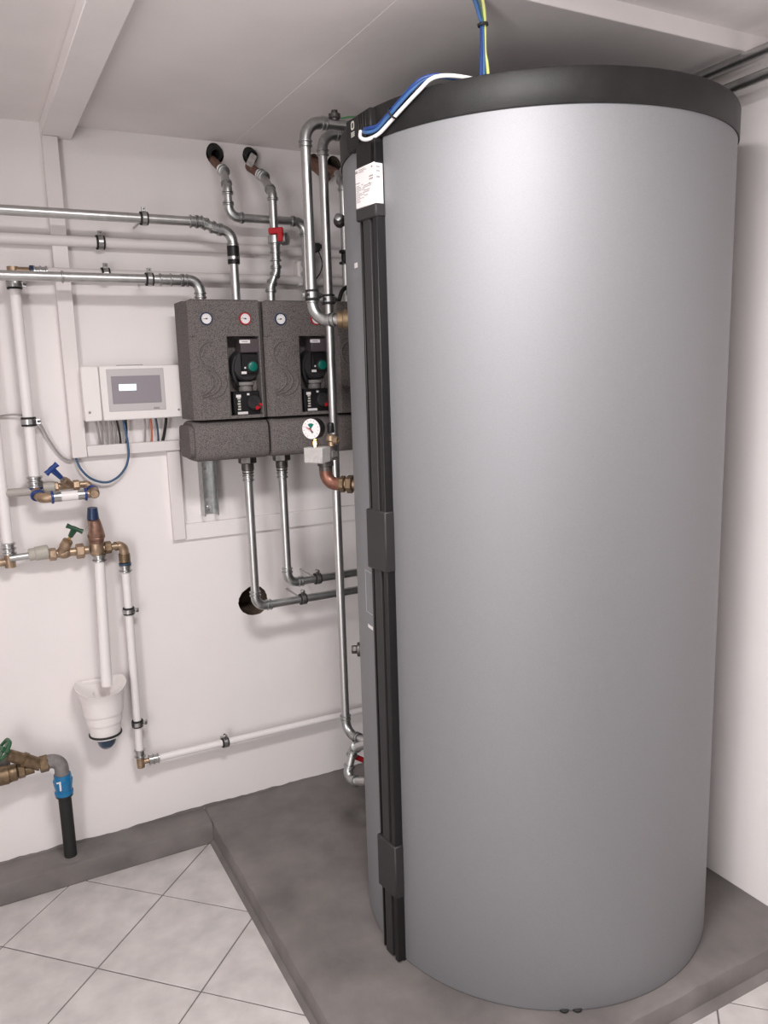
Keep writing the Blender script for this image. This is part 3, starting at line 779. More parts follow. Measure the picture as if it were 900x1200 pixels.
# ------------------------------------------------------------------ pipes above the pump groups
a = at(276.5, 349, DP); zU = at(110, 252.4, DP).z
xU = a.x
run = pipe_run('heating_pipe', 'upper long galvanised pipe from the left bending down into the left pump group', 'pipe', [Vector((XL+0.002, -DP, zU)), Vector((xU-0.098, -DP, zU)), Vector((xU-0.052, -DP, zU-0.018)), Vector((xU, -DP, zU-0.026)), Vector((xU, -DP, z_t))], 0.0145, M_GALV, 0.036, sock=1.0)
coupling(run, (xU-0.115, -DP, zU), (1, 0, 0), 0.0145, 0.035)
zc_ = at(273.3, 299, DP).z
MB().lathe((xU, -DP, zc_-0.028), (0, 0, 1), [(0, 0.018), (0.001, 0.0195), (0.055, 0.0195), (0.056, 0.018)], 20).build('pipe_sleeve', M_BLACK, run)
MB().lathe((xU, -DP, zc_-0.014), (0, 0, 1), [(0, 0.0200), (0.009, 0.0200)], 20).build('sleeve_ring', M_STEEL, run)
xL_ = at(235, 349, DP).x; zL = at(122, 325.8, DP).z
run2 = pipe_run('heating_pipe', 'lower long galvanised pipe from the left bending down into the left pump group', 'pipe', [Vector((XL+0.002, -DP, zL)), Vector((xL_, -DP, zL)), Vector((xL_, -DP, z_t))], 0.0145, M_GALV, 0.034)
coupling(run2, (at(200, 328, DP).x, -DP, zL), (1, 0, 0), 0.0145, 0.065)
coupling(run2, (at(73, 324, DP).x, -DP, zL), (1, 0, 0), 0.0135, 0.004, beads=1)
for (px, py, z_, txt) in ((168.5, 254.5, zU, 'clamp on the upper long galvanised pipe'), (175, 327.5, zL, 'clamp on the lower long galvanised pipe near the pump group')):
    x = at(px, py, DP).x
    clamp((x, -DP, z_), (1, 0, 0), 0.0145, (0, -0.1, 1), txt, (x, 0, z_))

# two pipes through the wall near the ceiling
def hx_(i): return HOLES[i][0]
def arcseg(p, q, r_): return [p+(q-p)*t for t in (0, 1)]
h1 = hx_(1); DC = 0.122; v1x = at(267, 228, DC).x
zc1 = at(270, 254.5, DC).z; xc1 = at(356.5, 259, DC).x
pt = [Vector((h1.x-0.008, 0.06, h1.z+0.012)), at(261.5, 200, 0.095), Vector((v1x, -DC, at(266.5, 220, DC).z)), Vector((v1x, -DC, zc1)), Vector((xc1, -DC, zc1)), Vector((xc1, -DC, z_t))]
r1 = pipe_run('heating_pipe', 'pipe from the left ceiling hole stepping right behind the red valve', 'pipe', pt[1:], 0.0135, M_GALV, 0.034, sock=1.1)
MB().tube([pt[0], pt[0]+(pt[1]-pt[0])*0.95], 0.0135).build('rusty_stub', M_RUST, r1, 'rust brown painted pipe stub')
coupling(r1, pt[1], pt[1]-pt[0], 0.0140, 0.022, beads=2)
sl = MB(); d = (pt[1]-pt[0]).normalized(); cc = Vector((h1.x, -0.004, h1.z))
MB().lathe(cc+d*-0.02, d, [(0, 0.026), (0.026, 0.024), (0.026, 0.0150), (0, 0.0150)], 18, caps=False).build('pipe_insulation', M_RUBBER, r1)
h2 = hx_(2); v2x = at(320.5, 255, DP).x
p2 = [Vector((h2.x-0.01, 0.10, h2.z+0.012)), at(307.5, 206, 0.11), Vector((v2x, -DP, at(319, 226, DP).z)), Vector((v2x, -DP, at(321.5, 318, DP).z)), Vector((at(317.5, 341, DP).x, -DP-0.0, at(318.5, 336, DP).z)), Vector((at(317.5, 349, DP).x, -DP, z_t))]
r2 = pipe_run('heating_pipe', 'pipe from the right ceiling hole dropping through the red handled valve', 'pipe', p2[1:], 0.0135, M_GALV, 0.03, sock=1.0)
MB().tube([p2[0], p2[0]+(p2[1]-p2[0])*0.92], 0.0145).build('rusty_stub', M_RUST, r2, 'rust brown painted pipe stub')
coupling(r2, p2[1], p2[1]-p2[0], 0.0140, 0.035)
coupling(r2, (v2x, -DP, at(321, 296, DP).z), (0, 0, 1), 0.0140, 0.05, M_DSTEEL if False else M_FIT)
d = (p2[1]-p2[0]).normalized(); cc = Vector((h2.x, -0.006, h2.z))
MB().lathe(cc+d*-0.02, d, [(0, 0.023), (0.034, 0.021), (0.034, 0.0155), (0, 0.0155)], 18, caps=False).build('pipe_insulation', M_RUBBER, r2)
mb = MB(); q = cc+d*0.03; mb.box((-0.012, -0.004, -0.022), (0.012, 0.004, 0.022), 0.002, Matrix.Translation(q+Vector((-0.012, -0.012, -0.012))) @ Matrix.Rotation(0.5, 4, 'Y'))
mb.build('plaster_lump', M_PLASTER, r2)
# valve on it
vb = Vector((v2x, -DP, at(322, 281, DP).z))
MB().lathe(vb-Vector((0, 0, 0.028)), (0, 0, 1), [(0, 0.017), (0.012, 0.017), (0.016, 0.022), (0.040, 0.022), (0.044, 0.017), (0.056, 0.017)], 20).build('valve_body', M_FIT, r2)
vd = Vector((0.70, -0.71, 0)).normalized()
MB().lathe(vb+vd*0.012, vd, [(0, 0.014), (0.014, 0.014), (0.016, 0.0205), (0.034, 0.0205), (0.036, 0.016)], 18).build('valve_bonnet', M_FIT, r2)
hp = vb+vd*0.040
mb = MB(); M = Matrix.Translation(hp+Vector((-0.030, 0.0, 0.024))) @ Matrix.Rotation(math.radians(-41), 4, 'Z')
mb.box((-0.028, -0.006, -0.010), (0.022, 0.006, 0.010), 0.003, M); mb.box((0.002, -0.005, -0.034), (0.020, 0.005, 0.0), 0.002, M)
mb.build('red_handle', M_RED, r2)

# holes further right, behind the tank pipes
h3 = hx_(3)
cp = thing('copper_stub', 'dull brown pipe stub in the wall hole behind the vertical pipes', 'pipe stub', h3)
d = Vector((0.35, -0.55, -0.75)).normalized()
MB().tube([h3+Vector((0, 0.05, 0.02)), h3+d*0.02, h3+d*0.085], [0.022, 0.022, 0.012], 14).build('stub', M_RUST, cp)
h4 = hx_(4); x3 = at(402, 235, DP).x
pt = [Vector((h4.x-0.01, 0.08, h4.z+0.01)), at(395, 203, 0.12), Vector((x3, -DP, at(398.5, 215, DP).z)), Vector((x3, -DP, z_t))]
r3 = pipe_run('heating_pipe', 'thin steel riser of the right pump group next to the tank edge', 'pipe', pt[1:], 0.0125, M_GALV, 0.03, sock=1.0)
MB().tube([pt[0], pt[0]+(pt[1]-pt[0])*0.92], 0.0145).build('rusty_stub', M_RUST, r3, 'rust brown painted pipe stub')
vz = at(397, 259, DP).z
MB().sphere((x3-0.014, -DP, vz), 0.023, 16, 10).build('valve_body', M_DSTEEL, r3)
MB().lathe((x3-0.022, -DP-0.01, vz+0.004), (-0.5, -0.8, 0.2), [(0, 0.014), (0.02, 0.013), (0.022, 0.009)], 14).build('valve_cap', M_FIT, r3)
vz = at(401, 302, DP).z
MB().lathe((x3-0.005, -DP-0.004, vz-0.022), (0, 0, 1), [(0, 0.018), (0.006, 0.019), (0.010, 0.010), (0.034, 0.010), (0.038, 0.018), (0.046, 0.017)], 16).build('black_union', M_BLACK, r3)
q = [at(407, 336, 0.2), at(401, 341, 0.22), at(398, 350, 0.22), at(396.5, 358, 0.2)]
q[-1].z = z_t+0.004
cable('flexible_hose', 'short black hose bending onto the right pump group', q, 0.007, M_RUBBER, 'hose')

# white two-socket box and clip with a black wire on the wall
c0, c1 = at(349.5, 305, 0.05), at(368, 330, 0.05)
jb = thing('junction_box', 'small white wall box with two round glands behind vertical pipes', 'box', ((c0.x+c1.x)/2, 0, c1.z))
MB().box((c0.x, -0.045, c1.z), (c1.x, -0.0005, c0.z), 0.006).build('housing', M_WPLAST, jb)
for py in (309.5, 321.5):
    p = at(355.3, py, 0.045); MB().lathe((p.x, -0.045, p.z), (0, -1, 0), [(0, 0.011), (0.004, 0.010), (0.004, 0.006), (0.001, 0.005)], 18).build('gland', M_PALE, jb)
p = at(350, 330, 0.045); MB().box((p.x, -0.06, p.z-0.014), (p.x+0.04, -0.0005, p.z-0.004), 0.003).build('lower_tray', M_WPLAST, jb)
s0 = at(373, 290, 0.1)
sn = thing('sensor_plug', 'black sensor plug with a thin wire between the vertical pipes', 'sensor', s0)
MB().box((s0.x-0.016, s0.y-0.012, s0.z-0.014), (s0.x+0.004, s0.y+0.1, s0.z+0.014), 0.003).build('plug_body', M_RUBBER, sn)
MB().box((s0.x+0.0, s0.y-0.010, s0.z-0.004), (s0.x+0.024, s0.y+0.006, s0.z+0.010), 0.003).build('latch', M_DARK, sn)
MB().tube(smooth_path([at(371.5, 292, 0.1), at(375, 299, 0.105), at(377.7, 309, 0.11), at(375.5, 319, 0.1), at(370.5, 327, 0.07)]), 0.0022, 8).build('wire', M_RUBBER, sn)

# ------------------------------------------------------------------ the two big vertical pipes and the loop over the tank
D1, D2 = 0.585, 0.40
x1 = at(361.5, 250, D1).x
z1t = at(373, 144, D1).z; z1b = at(372, 376, D1).z
n1 = TC+Vector((math.cos(math.radians(143)), math.sin(math.radians(143)), 0))*(R+0.03)
p1 = [Vector((n1.x, n1.y, z1b)), Vector((x1, -D1, z1b)), Vector((x1, -D1, 2.345)), Vector((0.44, -D1, 2.345)), Vector((0.44, -2.75, 2.352))]
p1[2].z = z1t; p1[3].z = (z1t+2.345)/2 if z1t < 2.40 else 2.345
rp1 = pipe_run('heating_pipe', 'front vertical steel pipe left of the tank with a bend into the tank', 'pipe', p1, 0.0142, M_GALV, 0.048)
x2 = at(383, 300, D2).x
z2t = at(389, 158, D2).z; z2b = at(413, 857, D2).z
e2 = Vector((math.cos(math.radians(126)), math.sin(math.radians(126)), 0)); n2 = TC+e2*(R+0.004)
p2_ = [Vector((n2.x, n2.y, z2b)), Vector((x2, -D2, z2b)), Vector((x2, -D2, min(z2t, 2.4))), Vector((0.44, -D2, 2.400)), Vector((0.44, -2.75, 2.408))]
rp2 = pipe_run('heating_pipe', 'rear tall vertical steel pipe running down beside the tank to its foot', 'pipe', p2_, 0.0142, M_GALV, 0.046)
# brass flange at the tank end of pipe one
e1 = Vector((math.cos(math.radians(143)), math.sin(math.radians(143)), 0)); cN = TC+e1*(R+0.003)+Vector((0, 0, z1b))
MB().lathe(cN, e1, [(0, 0.029), (0.016, 0.029), (0.018, 0.024), (0.034, 0.024), (0.036, 0.018)], 20).build('union', M_OLDBRASS, rp1)
MB().ring(n2+Vector((0, 0, z2b))+e2*0.03, e2, 0.0172, 0.024, 0.006).build('union', M_OLDBRASS, rp2)
k = clamp((x1, -D1, at(364.5, 346, D1).z), (0, 0, 1), 0.0142, (1, 0.35, 0), 'clamp on the front vertical pipe just above its bend', None, w=0.03, twin=True)
k = clamp((x2, -D2, at(386.5, 351, D2).z), (0, 0, 1), 0.0142, (1, 0.35, 0), 'clamp on the rear vertical pipe beside the tank', None, w=0.03, twin=True)
# air vent on top of the upper horizontal pipe
av = Vector((at(392, 137, D1).x, -D1, z1t))
MB().lathe(av+Vector((0, 0, 0.010)), (0, 0, 1), [(0, 0.012), (0.006, 0.012), (0.008, 0.017), (0.018, 0.017), (0.020, 0.010), (0.028, 0.009)], 14).build('air_vent', M_DSTEEL, rp1)
cable('earth_wire', 'thin yellow-green wire lying from the pipe to the lid', [av+Vector((0.02, 0, 0.0195)), av+Vector((0.05, -0.01, 0.024)), av+Vector((0.09, -0.03, 0.020)), av+Vector((0.14, -0.06, -0.02)), av+Vector((0.19, -0.10, ZL1+0.006-av.z))], 0.0025, M_CABDG, 'wire')
# bottom return bend near the tank foot
zb1 = at(421, 876, 0.5).z; D5 = 0.50
b0 = at(421, 876, D5); b1 = at(415, 878, D5); b2 = at(405, 915, D5); b3 = at(424, 918, D5)
eA = Vector((math.cos(math.radians(136)), math.sin(math.radians(136)), 0))
endu = TC+eA*(R+0.002); endl = TC+eA*(R+0.002)
endu.z = at(428, 873, -endu.y).z; endl.z = at(426, 919, -endl.y).z; b1.z = at(415, 876, D5).z
rb = pipe_run('return_bend', 'short galvanised double bend low on the tank just above the plinth', 'pipe', [endu, b1+Vector((-0.002, 0, 0)), b2, endl], 0.0142, M_GALV, 0.030, sock=0.8)
MB().lathe(endl, eA, [(0.001, 0.030), (0.010, 0.030), (0.012, 0.023), (0.022, 0.023)], 18).build('flange', M_DSTEEL, rb)
lev = thing('drain_lever', 'red lever of the drain valve low behind the tank edge', 'lever', at(424, 893, 0.44))
p = at(417.5, 889, 0.47)
MB().box((-0.024, -0.004, -0.009), (0.03, 0.004, 0.009), 0.003, Matrix.Translation(p+Vector((0.008, 0, 0))) @ Matrix.Rotation(math.radians(35), 4, 'Y')).build('grip', M_RED, lev)
MB().tube([p+Vector((0.03, 0, -0.01)), p+Vector((0.03, -0.03, -0.03)), TC+Vector((math.cos(math.radians(122)), math.sin(math.radians(122)), 0))*(R+0.001)+Vector((0, 0, p.z-0.03))], 0.009).build('valve_body', M_OLDBRASS, lev)

# ------------------------------------------------------------------ pressure gauge and safety group
GD = 0.62
gn = Vector((-0.80, -0.60, 0)); gu = Vector((0.60, -0.80, 0))
gc = at(366.5, 534, GD)
sg = thing('safety_group', 'white pressure gauge on a grey block with copper bend to the tank', 'pressure gauge', gc)
GM = Matrix.Translation(gc) @ Matrix((gu, -gn, Vector((0, 0, 1)))).transposed().to_4x4()   # local x right, y away, z up
MB().box((-0.031, 0.0, -0.0235), (0.031, 0.05, 0.0235), 0.003, GM).build('block', M_GREYBLOCK, sg)
MB().box((-0.028, 0.0505, -0.021), (0.029, 0.10, 0.0225), 0.003, GM).build('rear_block', M_GREYFIT, sg)
MB().box((0.0292, 0.058, -0.012), (0.033, 0.092, 0.008), 0.001, GM).build('side_cover', M_GREYFIT, sg)
def G(x, y, z): return GM @ Vector((x, y, z))
zg = at(365.2, 502.6, GD).z-gc.z
MB().lathe(G(0.002, 0.014, 0.0235), (0, 0, 1), [(0, 0.007), (0.006, 0.007), (0.007, 0.010), (0.018, 0.010), (0.020, 0.007), (0.030, 0.007)], 6).build('brass_stem', M_YBRASS, sg)
gf = MB().lathe(G(-0.002, 0.004, zg), gn, [(-0.030, 0.026), (-0.026, 0.030), (-0.002, 0.031), (0.002, 0.031), (0.003, 0.0295), (0.003, 0.0288)], 36).build('gauge_case', M_BLACK, sg)
MB().lathe(G(-0.002, 0.004, zg), gn, [(0.002, 0.0292), (0.0034, 0.0292)], 36).build('gauge_face', M_WHITE, sg)
mb = MB(); pr = [(0.0, 0.0)]+[(0.016*math.cos(math.radians(q)), 0.016*math.sin(math.radians(q))) for q in range(52, 139, 10)]
go = G(-0.002, 0.004, zg)+gn*0.0035
mb.prism(pr, go, gu, (0, 0, 1), gn*0.0004); mb.build('green_sector', M_TEAL, sg)
def gp(x, z, k=0.0): return go+gn*(0.0008+k)+gu*x+Vector((0, 0, z))
mb = MB(); mb.tube([gp(0.006, -0.011, 0.001), gp(-0.004, 0.003, 0.001)], [0.0024, 0.0014], 6); mb.build('needle', M_DINK, sg)
mb = MB(); mb.tube([gp(0.003, -0.004, 0.0024), gp(-0.016, 0.006, 0.0024)], [0.0016, 0.0006], 6); mb.build('red_needle', M_RED, sg)
mb = MB()
for k in range(13):
    q = math.radians(-60+k*25); mb.tube([gp(0.022*math.cos(q), 0.022*math.sin(q), -0.0002), gp(0.0255*math.cos(q), 0.0255*math.sin(q), -0.0002)], 0.0005, 4)
mb.build('scale_marks', M_DINK, sg, kind='stuff')
MB().lathe(G(0.026, 0.066, 0.0225), (0, 0, 1), [(0, 0.011), (0.012, 0.011), (0.016, 0.015), (0.030, 0.015), (0.034, 0.010)], 16).build('relief_valve', M_BRASS, sg)
MB().lathe(G(0.026, 0.066, 0.061), (0, 0, 1), [(0, 0.009), (0.004, 0.011), (0.026, 0.010), (0.03, 0.007)], 14).build('black_cap', M_BLACK, sg)
MB().ring(G(0.046, 0.060, 0.040), gu, 0.006, 0.0115, 0.014, 16).build('drain_outlet', M_BRASS, sg)
cb = G(0.006, 0.062, -0.02)
zE = at(378, 567, 0.58).z
cT = TC+Vector((math.cos(math.radians(142)), math.sin(math.radians(142)), 0))*(R+0.002); cT.z = zE
eT = (Vector((cT.x, cT.y, 0))-Vector((0, TY, 0))).normalized()
A0 = Vector((cb.x, cb.y, cb.z)); A1 = Vector((cb.x, cb.y, zE))
dd = (cT-A1).normalized()
ar, T = arc_pts(A1, Vector((0, 0, -1)), dd, 0.034)
MB().lathe(A0, (0, 0, -1), [(0, 0.022), (0.008, 0.024), (0.016, 0.024), (0.018, 0.020), (0.030, 0.020)], 18).build('collar', M_DSTEEL, sg)
MB().tube([A0-Vector((0, 0, 0.028))]+ar+[A1+dd*(T+0.012)], 0.0195, 16).build('copper_bend', M_COPPER, sg)
L = (cT-A1).length
seg(sg, 'brass_tail', A1+dd*(T+0.008), cT, 0.0145, M_BRASS)
hexnut(sg, A1+dd*(L-0.045), dd, 0.025, 0.016, M_OLDBRASS)
hexnut(sg, A1+dd*(L-0.022), dd, 0.027, 0.020, M_OLDBRASS)

# =================================================================== CONTROLLER AND TRUNKING
TD = 0.032
def strip(label, lo, hi, bev=0.002, mt=M_WPAINT, lid=True):
    t = thing('cable_trunking', label, 'trunking', ((lo[0]+hi[0])/2, 0, lo[2]))
    MB().box((lo[0], hi[1], lo[2]), (hi[0], lo[1], hi[2])).build('base', mt, t) if False else None
    y0, y1 = -hi[1], -lo[1]
    MB().box((lo[0]+0.0015, y0+0.004, lo[2]), (hi[0]-0.0015, y1, hi[2])).build('base', mt, t)
    MB().box((lo[0], y0, lo[2]), (hi[0], y0+0.0042, hi[2]), bev).build('cover', mt, t)
    return t
tx0, tx1 = at(60, 280, TD).x, at(79, 280, TD).x
tz0 = at(88, 537, TD).z
strip('tall white vertical trunking from the ceiling down past the controller', (tx0, 0.0005, tz0), (tx1, TD, ZC-0.0425))
hz0, hz1 = at(150, 532, TD).z, at(150, 519.5, TD).z
hx1 = at(211, 523, TD).x
strip('short white horizontal trunking under the controller cables', (tx1+0.0006, 0.0005, hz0), (hx1, TD, hz1))
vx0, vx1 = at(198, 560, TD*0.6).x, at(213, 560, TD*0.6).x
strip('short white vertical trunking below the controller right corner', (vx0, 0.0005, at(209, 633, 0.02).z), (vx1, 0.022, hz0-0.0006))
rz0, rz1 = at(300, 623, 0.01).z, at(300, 605, 0.01).z
strip('flat painted trunking along the wall behind the two dropping pipes', (vx1+0.0006, 0.0005, rz0), (XW-0.01, 0.014, rz1), mt=M_WALL)

CD = 0.075
c0, c1 = at(94.2, 429.5, CD), at(215.5, 490.5, CD)
zt_c, zb_c = at(150, 428.3, CD).z, at(150, 491.8, CD).z
xa, xb = at(97, 460, CD).x, at(213.5, 460, CD).x
ctl = thing('heating_controller', 'white wall controller with grey panel and small lit display', 'controller', ((xa+xb)/2, 0, zb_c))
MB().box((xa, -CD+0.006, zb_c+0.001), (xb, -0.0005, zt_c-0.001), 0.004).build('housing', M_WPLAST, ctl)
xs = at(118, 460, CD).x
xm = at(203, 460, CD).x
def cx(px, py, d=CD): return at(px, py, d)
MB().box((xa-0.001, -CD-0.002, zb_c), (xs-0.001, -CD+0.0062, zt_c), 0.003).build('left_cover', M_WPLAST, ctl)
MB().box((xs+0.001, -CD-0.004, zb_c), (xb+0.001, -CD+0.0062, zt_c), 0.003).build('front_cover', M_WPLAST, ctl)
for px, py in ((105.2, 483.5), (209.5, 480)):
    p = at(px, py, CD+0.003); MB().lathe((p.x, -CD-0.0035, p.z), (0, -1, 0), [(0, 0.0042), (0.0018, 0.0036)], 10).build('screw', M_INK, ctl)
cd2 = CD+0.0045
a, b = at(126, 433, cd2), at(193, 480, cd2)
za, zb_ = at(158, 432, cd2).z, at(158, 481.3, cd2).z
pnl = MB().box((at(126, 457, cd2).x, -CD-0.0062, zb_), (at(193, 457, cd2).x, -CD-0.0035, za), 0.0012).build('operator_panel', M_PALE, ctl)
zs1, zs0 = at(158, 440.3, cd2).z, at(158, 472.6, cd2).z
MB().box((at(131, 457, cd2).x, -CD-0.0072, zs0), (at(188.5, 457, cd2).x, -CD-0.0060, zs1), 0.0006).build('screen', M_SCREEN, pnl)
p0, p1 = at(139, 450.5, cd2+0.002), at(160, 457.3, cd2+0.002)
MB().box((p0.x, -CD-0.0080, p1.z), (p1.x, -CD-0.0070, p0.z), 0.0004).build('lit_display', M_LCD, pnl)
p0, p1 = at(180, 477, cd2), at(187, 479, cd2)
MB().box((p0.x, -CD-0.0066, p1.z), (p1.x, -CD-0.0061, p0.z)).build('print', M_INK, pnl)
MB().box((at(137, 427.5, CD).x, -CD+0.008, zt_c-0.001), (at(168, 427, CD).x, -CD+0.02, zt_c+0.002), 0.0008).build('vent_lip', M_GREYFIT, ctl)
# cables from the controller into the trunking
ci = [(112, 117, M_CABG, 'grey'), (117, 120.5, M_CABG, 'grey'), (123.5, 126.5, M_CABG, 'grey'), (129, 132, M_CABG, 'grey'), (133, 137, M_CABG, 'grey'), (136.5, 141.5, M_RUBBER, 'black'), (147.5, 148, M_RUBBER, 'black'), (169.5, 170, M_CABG, 'grey'), (176.5, 178, M_CABO, 'orange'), (182.5, 186, M_SLATE, 'dark blue'), (195, 191, M_RUBBER, 'black')]
words_ = ['leftmost grey cable under the controller', 'second grey cable from the left under the controller', 'third grey cable from the left under the controller', 'fourth grey cable from the left under the controller', 'grey cable touching the slanting black cable under the controller', 'slanting black cable right of the grey cables under the controller', 'black cable behind the blue loop under the controller', 'grey cable left of the orange cable under the controller', 'orange cable under the controller', 'dark blue cable right of the orange cable under the controller', 'thick black cable at the right under the controller']
for (pa, pb, mt_, cname), wd in zip(ci, words_):
    r_ = 0.0050 if wd.startswith('thick') else 0.0033
    A = at(pa, 492, 0.045); A.z = zb_c+0.001; B = at(pb, 518, 0.02); B.z = hz1+0.0002; B.y = -0.018
    mid1 = A+(B-A)*0.35+Vector((0.001, -0.004, 0)); mid2 = A+(B-A)*0.75+Vector((0.0015, 0, 0))
    cable('controller_cable', wd, [A, mid1, mid2, B], r_, mt_, 'cable', 'cables under the controller', sub=5)
A = at(144.5, 492, 0.045); A.z = zb_c+0.001
blue = [A, at(147.5, 507, 0.048), at(150, 522, 0.05), at(150.5, 535, 0.05), at(147, 548, 0.045), at(137.5, 559.5, 0.035), at(124, 565.3, 0.03), at(107, 561, 0.028), at(95, 550, 0.026), at(89, 540, 0.020)]
blue[-1].z = tz0-0.0005
cable('looped_cable', 'blue cable hanging in a loop from controller to trunking', blue, 0.0038, M_LOOP, 'cable')
grey = [at(-8, 489, 0.012), at(8, 486.5, 0.02), at(20, 486, 0.026), at(34, 489, 0.026), at(46, 495.5, 0.024), at(58, 516, 0.018), at(70, 532.5, 0.014), at(80, 539, 0.016), at(86.5, 539.8, 0.018)]
grey[-1].z = tz0-0.0045
cable('thin_cable', 'thin grey cable running from left edge past the clamp to trunking', grey, 0.0034, M_CABG, 'cable')

# =================================================================== WHITE JACKETED PIPES ON THE LEFT
WD = 0.055
WR = 0.0165
# horizontal painted pipes on the wall
zh1 = at(60, 281.5, 0.03).z
hp1 = pipe_run('wall_pipe', 'upper white painted pipe running level along the wall to the right', 'pipe', [Vector((XL+0.002, -0.03, zh1)), Vector((XW-0.03, -0.03, zh1))], 0.0165, M_WPAINT, fit=None)
x = at(117.5, 284.5, 0.03).x; clamp((x, -0.03, zh1), (1, 0, 0), 0.0165, (0, -0.25, 1), 'clamp on the upper white painted wall pipe', w=0.026)
zh2 = at(124, 322.5, 0.03).z
xv = at(19.5, 333, WD).x
x2a = at(18, 316, WD).x
top_run = thing('water_pipe', 'white jacketed pipe down the left wall with brass top elbow', 'water pipe', Vector((at(29, 450, WD).x, -WD, at(41, 560, WD).z)))
xv = at(29, 450, WD).x
zv0 = at(42, 560, WD).z
ztop = at(18, 322, WD).z
MB().tube([Vector((xv, -WD, zv0)), Vector((xv, -WD, ztop-0.012))], WR).build('tube', M_WPIPE, top_run)
pe = Vector((xv, -WD, zh2))
MB().tube([Vector((xv, -WD, ztop-0.016)), Vector((xv, -WD, zh2+0.014))], 0.0165).build('brass_elbow', M_BRASS, top_run)
MB().tube([pe, pe+Vector((0.045, 0, 0))], 0.014).build('brass_arm', M_BRASS, top_run)
MB().ring(pe+Vector((0.052, 0, 0)), (1, 0, 0), 0.012, 0.020, 0.012).build('blue_ring', M_NAVY, top_run)
coupling(top_run, pe+Vector((0.076, 0, 0)), (1, 0, 0), 0.0145, 0.034, M_STEEL)
hp2 = pipe_run('wall_pipe', 'lower white painted pipe running level behind the lower steel pipe', 'pipe', [pe+Vector((0.093, 0, 0)), Vector((pe.x+0.2, -0.04, zh2)), Vector((XW-0.03, -0.03, zh2))], 0.0165, M_WPAINT, fit=None)
x = at(124, 322.5, 0.045).x; clamp((x, -0.0415, zh2), (1, 0, 0), 0.0165, (0, -0.25, 1), 'clamp on the lower white pipe behind the steel pipe', w=0.026)
clamp((xv, -WD, at(19.5, 333.5, WD).z), (0, 0, 1), WR, (1, -0.25, 0), 'uppermost clamp on the white pipe at the left', (xv, 0, at(19.5, 333.5, WD).z), w=0.028)
clamp((xv, -WD, at(37, 494, WD).z), (0, 0, 1), WR, (1, -0.25, 0), 'clamp on the left white pipe where the grey cable crosses', (xv, 0, at(37, 494, WD).z), w=0.028)
# far-left white pipe
xf = at(4, 590, WD).x; zf0 = at(9, 640, WD).z
lp = thing('water_pipe', 'white jacketed pipe at the very left edge ending on brass tee', 'water pipe', (xf, -WD, zf0))
MB().tube([Vector((xf, -WD, zf0)), Vector((xf, -WD, ZC-0.001))], WR).build('tube', M_WPIPE, lp)
coupling(lp, (xf, -WD, zf0-0.008), (0, 0, 1), 0.0165, 0.03, M_STEEL)

# --------------------------------------------------------- blue handled valve assembly
def tee_handle(root, base, tip, bar, r, mt, blen=0.03, br_=0.006, name='handle'):
    base, tip, bar = Vector(base), Vector(tip), Vector(bar).normalized(); d = (tip-base).normalized()
    bar = (bar-d*bar.dot(d)).normalized()
    mb = MB(); mb.tube([base, tip], [r*0.9, r*1.2], 10); mb.tube([tip-bar*blen, tip-bar*blen*0.5, tip, tip+bar*blen*0.5, tip+bar*blen], [br_*1.25, br_*1.0, br_*1.2, br_*1.0, br_*1.25], 10)
    return mb.build(name, mt, root)
Fd, Bd = 0.115, 0.055
bv = thing('shutoff_valve', 'brass valve set with blue handle left below the controller', 'valve', at(75, 585, Bd))
zr = at(70, 570, Bd).z
# front row
zf = at(75, 581.5, Fd).z
q = at(48, 583, Fd)
el = Vector((xv, -WD, zv0-0.02))
coupling(bv, (xv, -WD, zv0-0.012), (0, 0, 1), 0.0175, 0.028, M_STEEL)
MB().ring((xv, -WD, zv0-0.032), (0, 0, 1), 0.015, 0.021, 0.007).build('blue_ring', M_BLUE, bv)
ec = at(49, 582.5, Fd); ec.z = zf
MB().tube([Vector((xv, -WD, zv0-0.022)), Vector((xv, -WD-0.006, zf+0.022)), Vector((xv+0.002, -WD-0.025, zf+0.006)), Vector((ec.x, -Fd+0.01, zf)), Vector((ec.x+0.012, -Fd, zf)), Vector((at(60, 582, Fd).x, -Fd, zf))], 0.0155).build('brass_elbow', M_BRASS, bv)
MB().ring((xv+0.002, -WD-0.027, zf+0.005), (0.0, -0.8, -0.6), 0.0155, 0.0215, 0.010).build('blue_ring', M_BLUE, bv)
X_ = lambda px, d: at(px, 580, d).x
MB().ring((X_(61, Fd), -Fd, zf), (1, 0, 0), 0.014, 0.0205, 0.007).build('blue_ring', M_BLUE, bv)
seg(bv, 'steel_sleeve', Vector((X_(62, Fd), -Fd, zf)), Vector((X_(71.5, Fd), -Fd, zf)), 0.0162, M_STEEL)
seg(bv, 'white_tube', Vector((X_(71.5, Fd), -Fd, zf)), Vector((X_(91, Fd), -Fd, zf)), 0.0158, M_WPIPE)
seg(bv, 'steel_sleeve', Vector((X_(91, Fd), -Fd, zf)), Vector((X_(99, Fd), -Fd, zf)), 0.0162, M_STEEL)
MB().ring((X_(100.5, Fd), -Fd, zf), (1, 0, 0), 0.014, 0.0205, 0.007).build('blue_ring', M_BLUE, bv)
er_ = Vector((X_(110, Fd), -Fd, zf))
MB().tube([Vector((X_(100, Fd), -Fd, zf)), er_], 0.0125).build('brass_arm', M_BRASS, bv)
MB().lathe(er_+Vector((0, -0.016, 0)), (0.12, 1, 0.12), [(0, 0.012), (0.004, 0.0155), (0.03, 0.0155), (0.06, 0.014)], 18).build('brass_elbow', M_BRASS, bv)
MB().ring(er_+Vector((0.0, 0.028, 0.004)), (0.12, 1, 0.12), 0.0145, 0.0205, 0.009).build('blue_ring', M_BLUE, bv)
